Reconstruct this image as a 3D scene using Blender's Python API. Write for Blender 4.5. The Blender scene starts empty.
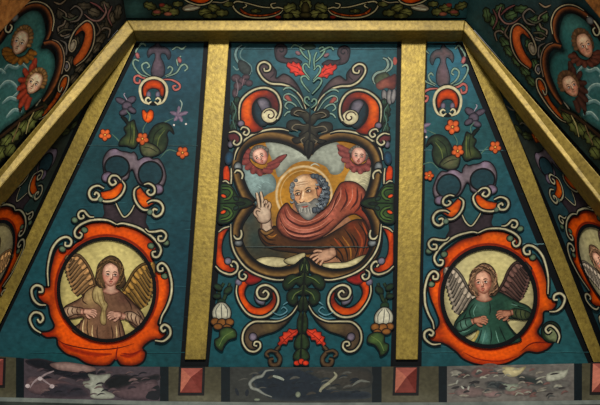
import bpy, math, random
import numpy as np
from mathutils import Vector, Matrix
from mathutils.geometry import delaunay_2d_cdt
random.seed(7)
rng = np.random.RandomState(5)
scn = bpy.context.scene
COL = scn.collection
scn.view_settings.view_transform = 'Standard'
scn.view_settings.look = 'None'

# ------------------------------------------------------------------ camera
F = 833.0
PITCH = math.radians(42)
cam_d = bpy.data.cameras.new('camera'); cam = bpy.data.objects.new('camera', cam_d)
COL.objects.link(cam)
cam_d.sensor_width = 36; cam_d.lens = F * 36 / 600
cam.location = (0, 0, 1.6); cam.rotation_euler = (math.pi/2 + PITCH, 0, 0)
scn.camera = cam
MW = Matrix.Translation((0, 0, 1.6)) @ Matrix.Rotation(math.pi/2 + PITCH, 4, 'X')
R3 = np.array(MW.to_3x3()); T3 = np.array(MW.translation)
def W(p):                                        # surveyed point -> world
    return np.asarray(p) @ R3.T + T3
def ray(x, y): return np.array([(x-300)/F, (202.5-y)/F, -1.0])
def pt(x, y, d): return ray(x, y) * d

class Plane:
    def __init__(s, a, b, c):
        n = np.cross(b-a, c-a); n /= np.linalg.norm(n)
        if n @ a > 0: n = -n                     # faces the viewer's side
        s.n = n; s.d = n @ a
    def depth(s, x, y, h=0): return (s.d+h) / (s.n @ ray(x, y))
    def at(s, x, y, h=0): return ray(x, y) * s.depth(x, y, h)
    def many(s, P, h):
        r = np.stack([(P[:,0]-300)/F, (202.5-P[:,1])/F, -np.ones(len(P))], 1)
        return r * ((s.d+h) / (r @ s.n))[:, None]

E = Plane(pt(300, 366, 4.98), pt(200, 42, 5.45), pt(400, 42, 5.45))     # end slope
H = .15
# hip lines and the corner triangles
def corner_plane(top, bot, far, dz):
    return Plane(E.at(*top), E.at(*bot), pt(far[0], far[1], E.depth(*far)-dz))
TL = corner_plane((122, 45), (17, 269), (0, 209), .27)
TR = corner_plane((478, 45), (568, 279), (598, 218), .27)
cA, cB, cC = ((127,20),(133.5,30.7),(137,42)), None, None
secL = [E.at(127,20.3,H), E.at(133.5,30.6,H), E.at(137,41.8,0.0)]
secR = [E.at(465,20.3,H), E.at(463.5,30.4,H), E.at(462,42.0,0.0)]
dl = TL.depth(0,209); dr = TR.depth(598,218)
farL = [pt(0,169,dl-.16), pt(0,187.5,dl-.17), pt(0,209,dl)]
farR = [pt(598,174,dr-.16), pt(598,200,dr-.17), pt(598,218,dr)]
back = np.array([0, .12, -.30])
CP = Plane(E.at(127,20.3,H-.04), E.at(465,20.3,H-.04), pt(300, 0, E.depth(300,20)-.27))
SL = Plane(E.at(127,20.3,H-.04), farL[0]+ray(0,169)*.04, CP.at(122,0))
SR = Plane(E.at(465,20.3,H-.04), farR[0]+ray(598,174)*.04, CP.at(469,0))
# frieze: upright plane under the end slope
up = np.array([0, math.cos(PITCH), -math.sin(PITCH)])
FR = Plane(E.at(0,362), E.at(600,362), E.at(300,362)-up)
FR = Plane(E.at(0,362,.03), E.at(600,362,.03), E.at(300,362,.03)-up)
PLN = dict(E=E, TL=TL, TR=TR, CP=CP, SL=SL, SR=SR, FR=FR)

# ------------------------------------------------------------------ materials
def lin(c):
    c = np.asarray(c, float)/255
    return np.where(c <= .04045, c/12.92, ((c+.055)/1.055)**2.4)
def lin4(c): return tuple(lin(c)) + (1,)
def nodes(name):
    m = bpy.data.materials.new(name); m.use_nodes = True
    return m, m.node_tree.nodes, m.node_tree.links, m.node_tree.nodes['Principled BSDF']
def paint_material():
    m, N, L, b = nodes('old_tempera')
    a = N.new('ShaderNodeAttribute'); a.attribute_name = 'Col'
    g = N.new('ShaderNodeNewGeometry')
    n1 = N.new('ShaderNodeTexNoise'); n1.inputs['Scale'].default_value = 4; n1.inputs['Detail'].default_value = 8
    n2 = N.new('ShaderNodeTexNoise'); n2.inputs['Scale'].default_value = 60; n2.inputs['Detail'].default_value = 5
    mp = N.new('ShaderNodeMapping'); mp.inputs['Scale'].default_value = (.6, 1, 1)
    L.new(g.outputs['Position'], n1.inputs['Vector']); L.new(g.outputs['Position'], mp.inputs['Vector']); L.new(mp.outputs[0], n2.inputs['Vector'])
    r1 = N.new('ShaderNodeMapRange'); r1.inputs[1].default_value=.3; r1.inputs[2].default_value=.7; r1.inputs[3].default_value=.82; r1.inputs[4].default_value=1.16
    r2 = N.new('ShaderNodeMapRange'); r2.inputs[1].default_value=.3; r2.inputs[2].default_value=.7; r2.inputs[3].default_value=.86; r2.inputs[4].default_value=1.14
    L.new(n1.outputs['Fac'], r1.inputs[0]); L.new(n2.outputs['Fac'], r2.inputs[0])
    mu = N.new('ShaderNodeMath'); mu.operation='MULTIPLY'; L.new(r1.outputs[0], mu.inputs[0]); L.new(r2.outputs[0], mu.inputs[1])
    v = N.new('ShaderNodeVectorMath'); v.operation='SCALE'; L.new(a.outputs['Color'], v.inputs[0]); L.new(mu.outputs[0], v.inputs['Scale'])
    hs = N.new('ShaderNodeHueSaturation'); hs.inputs['Saturation'].default_value = 1.04
    ga = N.new('ShaderNodeGamma'); ga.inputs['Gamma'].default_value = 1.16
    L.new(v.outputs[0], hs.inputs['Color']); L.new(hs.outputs[0], ga.inputs['Color']); L.new(ga.outputs[0], b.inputs['Base Color'])
    b.inputs['Roughness'].default_value = .55; b.inputs['Specular IOR Level'].default_value = .10
    return m
def gold_material(name, dark, mid, light, scale=22, rough=.42, metal=.35):
    m, N, L, b = nodes(name)
    g = N.new('ShaderNodeNewGeometry')
    n1 = N.new('ShaderNodeTexNoise'); n1.inputs['Scale'].default_value = scale; n1.inputs['Detail'].default_value = 7; n1.inputs['Roughness'].default_value=.7
    L.new(g.outputs['Position'], n1.inputs['Vector'])
    r = N.new('ShaderNodeValToRGB'); e = r.color_ramp.elements
    e[0].position=.3; e[0].color=lin4(dark); e[1].position=.72; e[1].color=lin4(light)
    k = e.new(.5); k.color=lin4(mid)
    L.new(n1.outputs['Fac'], r.inputs[0])
    n3 = N.new('ShaderNodeTexNoise'); n3.inputs['Scale'].default_value = 3.2; n3.inputs['Detail'].default_value = 4
    L.new(g.outputs['Position'], n3.inputs['Vector'])
    r3 = N.new('ShaderNodeMapRange'); r3.inputs[1].default_value=.35; r3.inputs[2].default_value=.65; r3.inputs[3].default_value=.8; r3.inputs[4].default_value=1.12
    L.new(n3.outputs['Fac'], r3.inputs[0])
    v = N.new('ShaderNodeVectorMath'); v.operation='SCALE'; L.new(r.outputs[0], v.inputs[0]); L.new(r3.outputs[0], v.inputs['Scale'])
    L.new(v.outputs[0], b.inputs['Base Color'])
    b.inputs['Metallic'].default_value = metal; b.inputs['Roughness'].default_value = rough
    bp = N.new('ShaderNodeBump'); bp.inputs['Strength'].default_value=.35; bp.inputs['Distance'].default_value=.004
    n2 = N.new('ShaderNodeTexNoise'); n2.inputs['Scale'].default_value = 45; n2.inputs['Detail'].default_value=4
    L.new(g.outputs['Position'], n2.inputs['Vector']); L.new(n2.outputs['Fac'], bp.inputs['Height']); L.new(bp.outputs[0], b.inputs['Normal'])
    return m
PAINT = paint_material()
GOLD = gold_material('gilding', (98,80,26), (126,106,38), (150,128,52), 38, .46, .56)
RAILGOLD = gold_material('rail_gilding', (98,80,28), (134,112,44), (158,134,62), 38, .52, .34)
OCHRE = gold_material('worn_gilding', (74,46,16), (150,92,38), (186,124,60))
def plain(name, c1, c2, scale=8):
    return gold_material(name, c1, tuple((np.array(c1)+c2)/2), c2, scale, .7, 0)
STONE = plain('grey_plaster', (70,78,74), (112,118,108))
WOOD = plain('dark_timber', (30,24,18), (60,48,34))

# ------------------------------------------------------------------ object helpers
def tag(o, label=None, cat=None, group=None, kind=None):
    if label: o['label'] = label
    if cat: o['category'] = cat
    if group: o['group'] = group
    if kind: o['kind'] = kind
def empty(name, loc_w, label, cat, group=None):
    o = bpy.data.objects.new(name, None); COL.objects.link(o); o.location = loc_w
    o.empty_display_size = .1
    tag(o, label, cat, group); return o
def mesh_obj(name, verts, faces, mat, parent=None, org=None, cols=None):
    me = bpy.data.meshes.new(name)
    v = np.asarray(verts, float)
    if org is not None: v = v - org
    me.from_pydata([tuple(q) for q in v], [], faces)
    if cols is not None:
        at = me.color_attributes.new('Col', 'FLOAT_COLOR', 'POINT')
        c = np.ones((len(v), 4), np.float32); c[:, :3] = cols
        at.data.foreach_set('color', c.ravel())
    me.materials.append(mat); me.update()
    o = bpy.data.objects.new(name, me); COL.objects.link(o)
    if parent: o.parent = parent
    return o
def prism(name, secs, mat, label=None, cat=None, bevel=.006, kind=None, group=None):
    """solid from successive 4-point sections"""
    pts = [W(p) for s in secs for p in s]
    c = np.mean(pts, 0); k = len(secs[0]); f = []
    for i in range(len(secs)-1):
        for j in range(k):
            a = i*k+j; b = i*k+(j+1) % k
            f.append((a, b, b+k, a+k))
    f.append(tuple(range(k))[::-1]); f.append(tuple((len(secs)-1)*k+q for q in range(k)))
    o = mesh_obj(name, pts, f, mat, org=c); o.location = c
    import bmesh
    bm = bmesh.new(); bm.from_mesh(o.data); bmesh.ops.recalc_face_normals(bm, faces=bm.faces)
    if bevel: bmesh.ops.bevel(bm, geom=list(bm.edges), offset=bevel, segments=2, affect='EDGES', profile=.6)
    bm.to_mesh(o.data); bm.free()
    tag(o, label, cat, group, kind)
    return o

# ------------------------------------------------------------------ painting tools
def spline(P, closed=False, n=6):
    P = np.asarray(P, float)
    if len(P) < 3: 
        return np.stack([P[0]+(P[-1]-P[0])*t for t in np.linspace(0,1,n+1)])
    out = []; m = len(P)
    for i in range(m if closed else m-1):
        p1, p2 = P[i], P[(i+1) % m]
        p0 = P[i-1] if (closed or i > 0) else 2*p1-p2
        p3 = P[(i+2) % m] if (closed or i+2 < m) else 2*p2-p1
        for t in np.linspace(0, 1, n, endpoint=False):
            out.append(.5*((2*p1)+(-p0+p2)*t+(2*p0-5*p1+4*p2-p3)*t*t+(-p0+3*p1-3*p2+p3)*t**3))
    if not closed: out.append(P[-1])
    return np.array(out)
def ell(cx, cy, rx, ry, rot=0, n=26):
    a = np.linspace(0, 2*np.pi, n, endpoint=False); r = math.radians(rot)
    x, y = rx*np.cos(a), ry*np.sin(a)
    return np.stack([cx+x*math.cos(r)-y*math.sin(r), cy+x*math.sin(r)+y*math.cos(r)], 1)
def spiral(cx, cy, r0, r1, a0, a1, n=22, sy=1):
    a = np.radians(np.linspace(a0, a1, n)); r = np.linspace(r0, r1, n)
    return [(cx+q*math.cos(b), cy+sy*q*math.sin(b)) for q, b in zip(r, a)]
def inside(P, Q):
    x, y = Q[:,0], Q[:,1]; c = np.zeros(len(Q), bool)
    x1, y1 = P[:,0], P[:,1]; x2, y2 = np.roll(x1,-1), np.roll(y1,-1)
    for a,b,cx,d in zip(x1,y1,x2,y2):
        if b == d: continue
        c ^= ((b > y) != (d > y)) & (x < (cx-a)*(y-b)/(d-b)+a)
    return c
def bdist(P, Q):
    A = P; B = np.roll(P, -1, 0); D = B-A; L2 = (D**2).sum(1)+1e-9
    t = np.clip(((Q[:,None,:]-A[None])*D[None]).sum(2)/L2[None], 0, 1)
    C = A[None]+t[...,None]*D[None]
    return np.sqrt(((Q[:,None,:]-C)**2).sum(2)).min(1)
IDM = lambda P: P

class Panel:
    def __init__(s, plane, centre, name, label, cat, h=0.0, group=None):
        s.pl = plane; s.h = h+.0016; s.arts = []; s.gain = 1.0; s.lev = np.zeros((560,560), int)  # the multiplier brightens paint colours to stand in for light a panel lacks
        s.org = W(plane.at(*centre)); s.root = empty(name, s.org, label, cat, group)
    def art(s, name, parent=None, label=None, mp=IDM):
        a = Art(name, s, parent, label, mp); s.arts.append(a); return a
    def finish(s):
        for a in s.arts: a.build()
class Art:
    def __init__(s, name, panel, parent, label, mp):
        s.name, s.p, s.parent, s.label, s.mp = name, panel, parent, label, mp
        s.V, s.C, s.Fc, s.n = [], [], [], 0; s.ph = rng.uniform(0,6); s.obj = None; s.solid = None
    def add(s, P, cols, faces):
        P = np.asarray(s.mp(np.asarray(P, float)))
        f1 = np.sin(P[:,0]*.9+P[:,1]*.35+s.ph)*np.sin(P[:,1]*.8-P[:,0]*.3+s.ph*1.7); f2 = np.sin(P[:,0]*2.1+s.ph*3)*np.sin(P[:,1]*1.9-s.ph)
        cols = cols*(1+.13*f1+.10*f2+rng.normal(0,.035,len(P)))[:,None]
        Q = np.vstack([P]+[np.mean([P[i] for i in f], 0)[None] for f in faces[:4000:2]])
        ix = np.clip(np.round(Q/1.5).astype(int)+60, 1, 558)
        G_ = s.p.lev; m_ = 0
        for dy in (-1,0,1):
            for dx in (-1,0,1): m_ = max(m_, G_[ix[:,1]+dy, ix[:,0]+dx].max())
        for dy in (-1,0,1):
            for dx in (-1,0,1): G_[ix[:,1]+dy, ix[:,0]+dx] = m_+1
        V = s.p.pl.many(P, s.p.h+(m_+1)*.00022)
        sh = s.n; Wv = W(V)
        # keep every face turned to the room
        for f in faces:
            a, b, c = P[f[0]], P[f[1]], P[f[2]]
            ar = (b[0]-a[0])*(c[1]-a[1])-(b[1]-a[1])*(c[0]-a[0])
            s.Fc.append(tuple(q+sh for q in (f if ar < 0 else f[::-1])))
        s.V.append(Wv); s.C.append(np.clip(cols*s.p.gain, 0, 1)); s.n += len(P)
        return s
    def fill(s, pts, c, edge=None, ew=3., blobs=(), sm=True, g=None, ol=None, olw=1., n=6, bd=0):
        P = spline(pts, True, n) if sm else np.asarray(pts, float)
        lo, hi = P.min(0), P.max(0); size = max(hi-lo)
        g = g or max(.8, min(2.6, size/9))
        if not sm:                                # subdivide straight sides
            Q = []
            for i in range(len(P)):
                a, b = P[i], P[(i+1) % len(P)]; k = max(1, int(np.linalg.norm(b-a)/g/2))
                Q += [a+(b-a)*t/k for t in range(k)]
            P = np.array(Q)
        gx, gy = np.meshgrid(np.arange(lo[0], hi[0], g), np.arange(lo[1], hi[1], g))
        G = np.stack([gx.ravel(), gy.ravel()], 1)+rng.uniform(-.2, .2, (gx.size, 2))*g
        if len(G):
            G = G[inside(P, G)]
            if len(G): G = G[bdist(P, G) > g*.35]
        n0 = len(P)
        allv = [Vector(q) for q in P]+[Vector(q) for q in G]
        ov, oe, of, *_ = delaunay_2d_cdt(allv, [], [list(range(n0))], 1, 1e-5)
        X = np.array([tuple(v) for v in ov])
        cc = np.tile(lin(c), (len(X), 1))
        if edge is not None:
            d = bdist(P, X); t = np.clip(d/ew, 0, 1)[:, None]; t = t*t*(3-2*t)
            cc = cc*t+lin(edge)*(1-t)
        for b in blobs:
            x, y, r, bc, st = b[:5]; ry = b[5] if len(b) > 5 else r; an = math.radians(b[6]) if len(b) > 6 else 0
            dx, dy = X[:,0]-x, X[:,1]-y
            u = dx*math.cos(an)+dy*math.sin(an); v = -dx*math.sin(an)+dy*math.cos(an)
            w = (st*np.exp(-((u/r)**2+(v/ry)**2)))[:, None]
            cc = cc*(1-w)+lin(bc)*w
        s.add(X, cc, [tuple(f) for f in of if len(f) >= 3])
        if ol is not None: s.line(list(P), olw, ol, closed=True, sm=False)
        return s
    def line(s, pts, w, c, edge=None, taper=(.6, .6), closed=False, sm=True, ol=None, olw=1.1, c2=None, prof=None, n=5, wv=None):
        P = spline(pts, closed, n) if sm else np.asarray(pts, float)
        if ol is not None: s.line(P, w+2*olw, ol, taper=(.85,.85), closed=closed, sm=False, wv=wv)
        if closed: P = np.vstack([P, P[:1]])
        Tn = np.gradient(P, axis=0)
        if closed: Tn[0] = Tn[-1] = P[1]-P[-2]
        Tn /= (np.linalg.norm(Tn, axis=1)[:, None]+1e-9)
        Nn = np.stack([-Tn[:,1], Tn[:,0]], 1)
        m = len(P); t = np.linspace(0, 1, m)
        if closed: ww = np.full(m, w)
        else:
            ww = w*np.interp(t, [0,.25,.75,1], [taper[0],1,1,taper[1]])
        if wv is not None: ww = ww*np.interp(t, np.linspace(0,1,len(wv)), wv)
        offs = [-1,-.55,0,.55,1]
        if prof is None:
            e = edge if edge is not None else c
            mid = tuple((np.array(c)*.6+np.array(e)*.4))
            prof = [e, mid, c, mid, e]
        V, Cc, Fa = [], [], []
        for i in range(m):
            k = np.zeros(3)
            for o, pc in zip(offs, prof):
                V.append(P[i]+Nn[i]*o*ww[i]/2)
                q = lin(pc)
                if c2 is not None: q = q*(1-t[i])+lin(c2)*t[i]
                Cc.append(q)
        for i in range(m-1):
            for j in range(4):
                a = i*5+j; Fa.append((a, a+1, a+6, a+5))
        s.add(V, np.array(Cc), Fa)
        return s
    def board(s, poly, th=.03):
        s.solid = (poly, th); return s
    def build(s):
        if s.obj is not None: return s.obj
        par = s.p.root if s.parent is None else s.parent.build()
        V = np.vstack(s.V) if s.V else np.zeros((0,3)); C = np.vstack(s.C) if s.C else np.zeros((0,3)); Fc = list(s.Fc)
        if s.solid:
            P = np.array(s.solid[0], float); m = len(P); b = len(V)
            A = W(s.p.pl.many(P, .0015)); nw = s.p.pl.n @ R3.T
            V = np.vstack([V, A, A-nw*s.solid[1]]); C = np.vstack([C, np.tile(lin((40,34,26)), (2*m,1))])
            for j in range(m):
                k = (j+1) % m; Fc.append((b+j, b+k, b+m+k, b+m+j))
            Fc.append(tuple(b+m+q for q in range(m)))
        s.obj = mesh_obj(s.name, V, Fc, PAINT, par, s.p.org, C)
        if s.label: s.obj['label'] = s.label
        return s.obj

# palette
BLK=(10,14,17); WHT=(196,188,154); ORG=(206,94,36); ORD=(84,26,14); TEAL=(38,74,80); MAU=(112,98,112)
GRN=(58,78,50); DGR=(28,46,34); PNK=(172,92,84); CRM=(190,176,118)
def volute(a, pts, w=3, c=WHT, ol=BLK, olw=1.2, taper=(.5,.8), **k):
    a.line(pts, w*.92, c, edge=tuple(np.array(c)*.66), ol=ol, olw=olw*1.3, taper=taper, **k)
def rosette(a, x, y, r, c=(208,104,56), cc=(226,176,96), rot=0):
    for ph in (0, 1):
        for k in range(5):
            q = math.radians(rot+72*k)
            px, py = x+math.cos(q)*r*.58, y+math.sin(q)*r*.58
            if ph == 0: a.fill(ell(px, py, r*.60, r*.52, rot+72*k, 14), (60,22,14), g=2)
            else: a.fill(ell(px, py, r*.46, r*.39, rot+72*k, 14), c, edge=tuple(np.array(c)*.72), ew=1.2, g=1.1)
    a.fill(ell(x, y, r*.26, r*.24, n=10), (92,40,20)); a.fill(ell(x, y, r*.14, r*.14, n=8), cc)
def leaf(a, pts, c=GRN, ol=BLK, vein=(92,108,62), **k):
    a.fill(pts, c, edge=tuple(np.array(c)*.45), ew=2.6, ol=ol, olw=1.1, **k)
def lobed(a, cx, cy, L, Wd, rot, c=GRN, ol=(12,16,14), n=3, olw=.8):
    t = math.radians(rot); up_, dn = [], []
    for i in range(n*2+1):
        u = -1+2*i/(n*2); k = math.sqrt(max(0, 1-u*u))*(1.0 if i % 2 else .66)+.04
        up_.append((u, k)); dn.append((u, -k))
    P = [(cx+(u*math.cos(t))*L-(k*math.sin(t))*Wd, cy+u*math.sin(t)*L+k*math.cos(t)*Wd) for u, k in up_+dn[::-1]]
    hx, hy = cx-L*.2*math.cos(t), cy-L*.2*math.sin(t)
    a.fill(P, c, edge=tuple(np.array(c)*.42), ew=min(2.6, Wd*.7), ol=ol, olw=olw, n=3, blobs=[(hx,hy,Wd*.7,tuple(np.minimum(np.array(c)*1.6,230)),.7)])
    a.line([(cx-L*.8*math.cos(t), cy-L*.8*math.sin(t)), (cx-L*.1*math.sin(t)*.3, cy), (cx+L*.85*math.cos(t), cy+L*.85*math.sin(t))], .7, tuple(np.array(c)*.4), taper=(1,.2))
def leaves(p, name, items, c, mp=IDM, rot0=0, n=3, parent=None, **k):
    for q in items:
        q = list(q)+[0]*(5-len(q)); L, Wd, ro = q[2], q[3], q[4]
        if Wd > L: L, Wd, ro = Wd, L, ro+90
        a = p.art(name, parent, mp=mp); lobed(a, q[0], q[1], L*1.15, Wd*1.1, ro, c, n=n, **k)
def seam(a, x0, x1, y, c=(104,132,136), w=.7, dk=(16,30,34)):
    xs = np.linspace(x0, x1, 16); P = [(x, y+rng.uniform(-.35,.35)) for x in xs]
    a.line([(x, q+.7) for x, q in P], .5, dk); a.line(P, w, c)
def face(a, x, y, rx, ry, tilt, skin, hi, sh, look=0, dark=(74,50,40), lip=(150,84,74)):
    t = math.radians(tilt)
    def q(u, v): return (x+u*rx*math.cos(t)-v*ry*math.sin(t), y+u*rx*math.sin(t)+v*ry*math.cos(t))
    P = [q(*p) for p in ((0,-1),(.62,-.86),(.95,-.3),(.9,.25),(.62,.72),(.2,.98),(-.1,1),(-.55,.76),(-.86,.28),(-.95,-.3),(-.62,-.86))]
    f = q(-.1,-.45); cl = q(-.5,.25); cr = q(.5,.28); sd = q(.85,.1)
    a.fill(P, skin, edge=sh, ew=rx*.38, g=max(.6, rx/9), blobs=[(f[0],f[1],rx*.6,hi,.8),(cl[0],cl[1],rx*.34,tuple(np.array(skin)*.5+np.array((190,96,84))*.5),.6),(cr[0],cr[1],rx*.34,tuple(np.array(skin)*.5+np.array((190,96,84))*.5),.6),(sd[0],sd[1],rx*.4,sh,.5)])
    for sx in (-1, 1):
        ex = sx*.40+look
        a.line([q(ex-.26,-.2), q(ex,-.29), q(ex+.26,-.2)], rx*.10, dark, taper=(.3,.3))
        a.fill([q(ex-.2,-.0), q(ex,-.09), q(ex+.2,0), q(ex,.07)], (214,200,184), g=3)
        a.fill(ell(*q(ex+look*.3,-.01), rx*.095, ry*.065, tilt, 8), (30,22,22), g=3)
        a.line([q(ex-.22,-.01), q(ex,-.1), q(ex+.22,-.01)], rx*.09, dark, taper=(.4,.4))
        a.line([q(ex-.18,.09), q(ex,.13), q(ex+.18,.09)], rx*.05, sh, taper=(.4,.4))
    a.line([q(look*1.2+.1,-.12), q(look*1.3+.14,.15), q(look*1.2+.16,.32)], rx*.09, sh, taper=(.3,.8))
    a.line([q(look*1.2-.02,-.08), q(look*1.3+.02,.24)], rx*.12, hi, taper=(.4,1))
    a.line([q(look*1.2-.14,.34), q(look*1.2+.02,.38), q(look*1.2+.17,.33)], rx*.08, tuple(np.array(sh)*.7), taper=(.5,.5))
    a.line([q(look-.24,.58), q(look,.53), q(look+.24,.58)], rx*.12, lip, taper=(.2,.2))
    a.line([q(look-.16,.66), q(look,.70), q(look+.16,.66)], rx*.09, tuple(np.array(lip)*1.2), taper=(.2,.2))
    return q
def hand(a, wrist, ang, s, skin=(198,158,132), sh=(104,66,50), flip=1, curl=18, spread=9):
    """palm with five separate fingers; ang = pointing direction in degrees (image, y down), s = palm length"""
    t = math.radians(ang); u = np.array([math.cos(t), math.sin(t)]); v = np.array([-u[1], u[0]])*flip
    w = np.array(wrist, float)
    q = lambda x, y: tuple(w+u*x*s+v*y*s)
    palm = [q(-.15,-.28), q(.3,-.42), q(.95,-.44), q(1.05,0), q(.95,.42), q(.35,.46), q(-.15,.28)]
    a.fill(palm, skin, edge=sh, ew=s*.22, ol=sh, olw=s*.07, g=max(.6, s/7))
    for k, (off, ln, an) in enumerate(((-.36,.72,-spread), (-.12,.92,-spread*.3), (.12,.88,spread*.4), (.34,.68,spread*1.2))):
        b = np.array(q(.88, off)); d = math.radians(ang+flip*an); d1 = np.array([math.cos(d), math.sin(d)])
        d2a = d+math.radians(curl)*flip; d2 = np.array([math.cos(d2a), math.sin(d2a)])
        m1 = b+d1*ln*s*.5; e = m1+d2*ln*s*.5
        a.line([b, m1, e], s*.25, skin, edge=tuple(np.array(skin)*.78), ol=sh, olw=s*.05, taper=(1,.65))
    b = np.array(q(.28, .40)); a.line([b, np.array(q(.62,.68)), np.array(q(.98,.78))], s*.28, skin, edge=tuple(np.array(skin)*.78), ol=sh, olw=s*.05, taper=(1,.6))
def folds(a, lines, c, w=1.4):
    for L_ in lines: a.line(L_, w, c, taper=(.15,.15))

# ------------------------------------------------------------------ shared ornament of the angel panels
def side_ornament(p, mp, top=True, bright=1.0, right=False):
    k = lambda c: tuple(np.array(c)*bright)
    w_ = k(WHT)
    if top:
        a = p.art('painted_vase', mp=mp)
        a.fill([(154,45.5),(149,48.6),(147,53.4),(148.4,57.6),(151,54.6),(154.4,53.4),(155,58),(152.4,65),(151,72),(153.6,77),(158.4,78),(163.4,76),(165,70),(163.6,63),(160.8,57.4),(161.6,53.6),(165.6,54.4),(168.4,59.6),(171,56),(169.6,50.4),(165,47),(161,46.4),(158,42.4)], k((84,74,82) if not right else (96,80,80)), edge=k((44,44,50) if not right else (56,66,70)), ew=3, ol=k((24,30,38)), olw=.8, blobs=[(157,63,4,k((116,98,106)),.6,9)])
        for s_ in ([(153,77),(147,74),(143,70),(142,65),(146.5,62.5),(149.5,66),(147,68)], [(152,78),(141,74.5),(135,68),(133,62.5),(135,59.5),(139,61)],
                   [(165,76),(170,73.5),(172.5,69),(170,66.5),(167.5,68.5)], [(166,77),(176,73),(181,66),(185,64.5),(187.5,68),(184.5,71)],
                   [(138,48),(142,43.5),(146,46)], [(172,50),(177,47),(182,49),(186,46)], [(140,58),(136,52),(138,48)], [(178,66),(177,60),(181,56)]):
            b = p.art('curling_tendril', mp=mp); b.line(s_, 1.5, k((122,142,126)), taper=(.4,.8), ol=k((20,40,46)), olw=.5)
        for s_ in ([(150,78.5),(143,78),(138,75.5),(134.5,77.5),(135,82),(139,83),(140,79.5)], [(163,79.4),(172,80),(179,84),(179.5,88),(175,90),(173,86.5),(176,85.5)]):
            b = p.art('curling_tendril', mp=mp); b.line(s_, 1.9, k((170,104,96)), taper=(.4,.8), ol=k((30,26,34)), olw=.6)
        for x, y in ((137.5,55.5),(179.5,60)):
            b = p.art('flower_bud', mp=mp); b.fill(ell(x, y, 2.2, 3.4, -20), k((160,104,100)), edge=k((70,40,50)), ew=1.4)
        # horseshoe
        a = p.art('horseshoe_scroll', mp=mp)
        a.fill(ell(153.5,90.5,14.6,15), k(BLK)); 
        a.fill(ell(153.5,91,10.5,10.6), k(TEAL), g=2)
        a.fill([(144,97),(142.5,89),(146,82),(153.5,79.5),(161,82),(164.5,89),(163,97),(160,95),(158.5,90),(153.5,88.5),(148.5,90),(147.5,95)], k((196,84,40)), edge=k((70,26,24)), ew=3.2, ol=k(BLK), olw=.8)
        for x in (148.6, 157.8): a.fill(ell(x,94.5,2.6,3.6), k((126,116,130)), edge=k((50,46,56)), ew=1.8)
        a.line([(150.5,99.5),(148,97.5),(145.6,100),(148,103.4),(151.5,101.5)], 1.7, w_, ol=k(BLK), olw=.7)
        a.line([(155.5,99.5),(158,98),(160.4,100.5),(158,103.8),(154.5,101.8)], 1.7, w_, ol=k(BLK), olw=.7)
        a.line([(149.5,104),(143.5,101.5),(140.5,95),(140.3,87),(145,80.5),(153.5,77.8),(162,80.5),(166.6,87),(166.4,95),(163,102),(157,104.5)], 2.6, w_, edge=k((170,160,130)), taper=(.7,.7))
        # flowers and foliage
        b = p.art('purple_flower', mp=mp)
        for (x,y,rx,ry,r) in ((121,101,6,3,25),(131,100,5.5,3.4,-30),(127,106,5,4.6,0),(124,112,5,3,-20),(132,110,4.6,2.8,30)):
            b.fill(ell(x,y,rx,ry,r), k((90,80,90)), edge=k((44,42,50)), ew=2, ol=k((22,24,36)), olw=.6)
        b.line([(127,100),(124,95),(125,93)], 1, k((150,140,150)))
        b = p.art('orange_tulip' if not right else 'orange_rosette', mp=mp)
        if right: rosette(b, 148, 115, 7, c=(204,106,64), rot=10)
        if not right: b.fill([(142,111),(144.5,110),(147,112.5),(150,109.5),(153.5,112),(153,119),(148,123),(143,119)], k((206,98,46)), edge=k((120,44,24)), ew=2, ol=k((40,20,16)), olw=.8, blobs=[(148,116,2,k((226,140,80)),.6)])
        if not right: b.line([(147.5,112),(146,120)], .8, k((110,40,22)))
        b = p.art('star_lily', mp=mp)
        for L_ in ([(178,115),(170,112)],[(178,115),(174,121)],[(178,115),(182,122)],[(178,115),(188,112)],[(178,114),(179,106)]):
            b.line([L_[0], ((L_[0][0]+L_[1][0])/2+.5,(L_[0][1]+L_[1][1])/2), L_[1]], 4, k((134,116,130)), edge=k((84,74,92)), taper=(.8,.15))
        b.line([(180,112),(182,104),(180,100)], 1.1, k((150,164,150)))
        for q in ((186,124),(174,125)): b.fill(ell(*q,1,1,n=8), k((200,190,180)))
        for L_ in ([(146,140),(143,130),(147,122)], [(150,136),(162,124),(174,118)], [(128,124),(130,116),(126,110)], [(112,134),(118,140),(122,146)], [(178,152),(168,150),(160,158)]):
            b = p.art('stem', mp=mp); b.line(L_, 1.1, k((84,112,96)), taper=(.5,.3))
        b = p.art('green_leaf', mp=mp); leaf(b, [(121,116),(126,118),(129,122),(134,120),(136,127),(138,133),(138,142),(134,148),(127,146),(119,145),(121,139),(126,134),(124,128),(127,124)], k((52,66,42)), blobs=[(130,141,3.5,k((104,108,60)),.8),(132,126,2,k((90,104,60)),.7)]); b.line([(130,122),(131,134),(129,144)], 1, k((28,36,24))); b.line([(134,124),(134,136),(133,145)], .9, k((108,116,66)), taper=(.3,.3))
        b = p.art('green_leaf', mp=mp); leaf(b, [(150,148),(148,138),(151,130),(156,124.6),(164,122.6),(171,126),(174,134),(169.6,130.6),(167,134),(168,141),(165,150),(158,154)], k((46,60,42)), blobs=[(157,138,3,k((88,98,56)),.7),(163,128,2.4,k((84,98,60)),.7),(160,148,3,k((80,86,58)),.6)]); b.line([(152,146),(155,134),(163,127)], 1, k((26,34,24))); b.line([(157,148),(159,138),(165,130)], .9, k((104,114,66)), taper=(.3,.3))
        b = p.art('green_leaf', mp=mp); leaf(b, [(140,144),(146,142),(156,146),(160,153),(150,157),(142,154)], k((80,86,60)), blobs=[(150,149,4,k((120,114,84)),.7)]); b.line([(143,147),(150,148),(157,152)], .9, k((40,44,32)))
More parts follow.
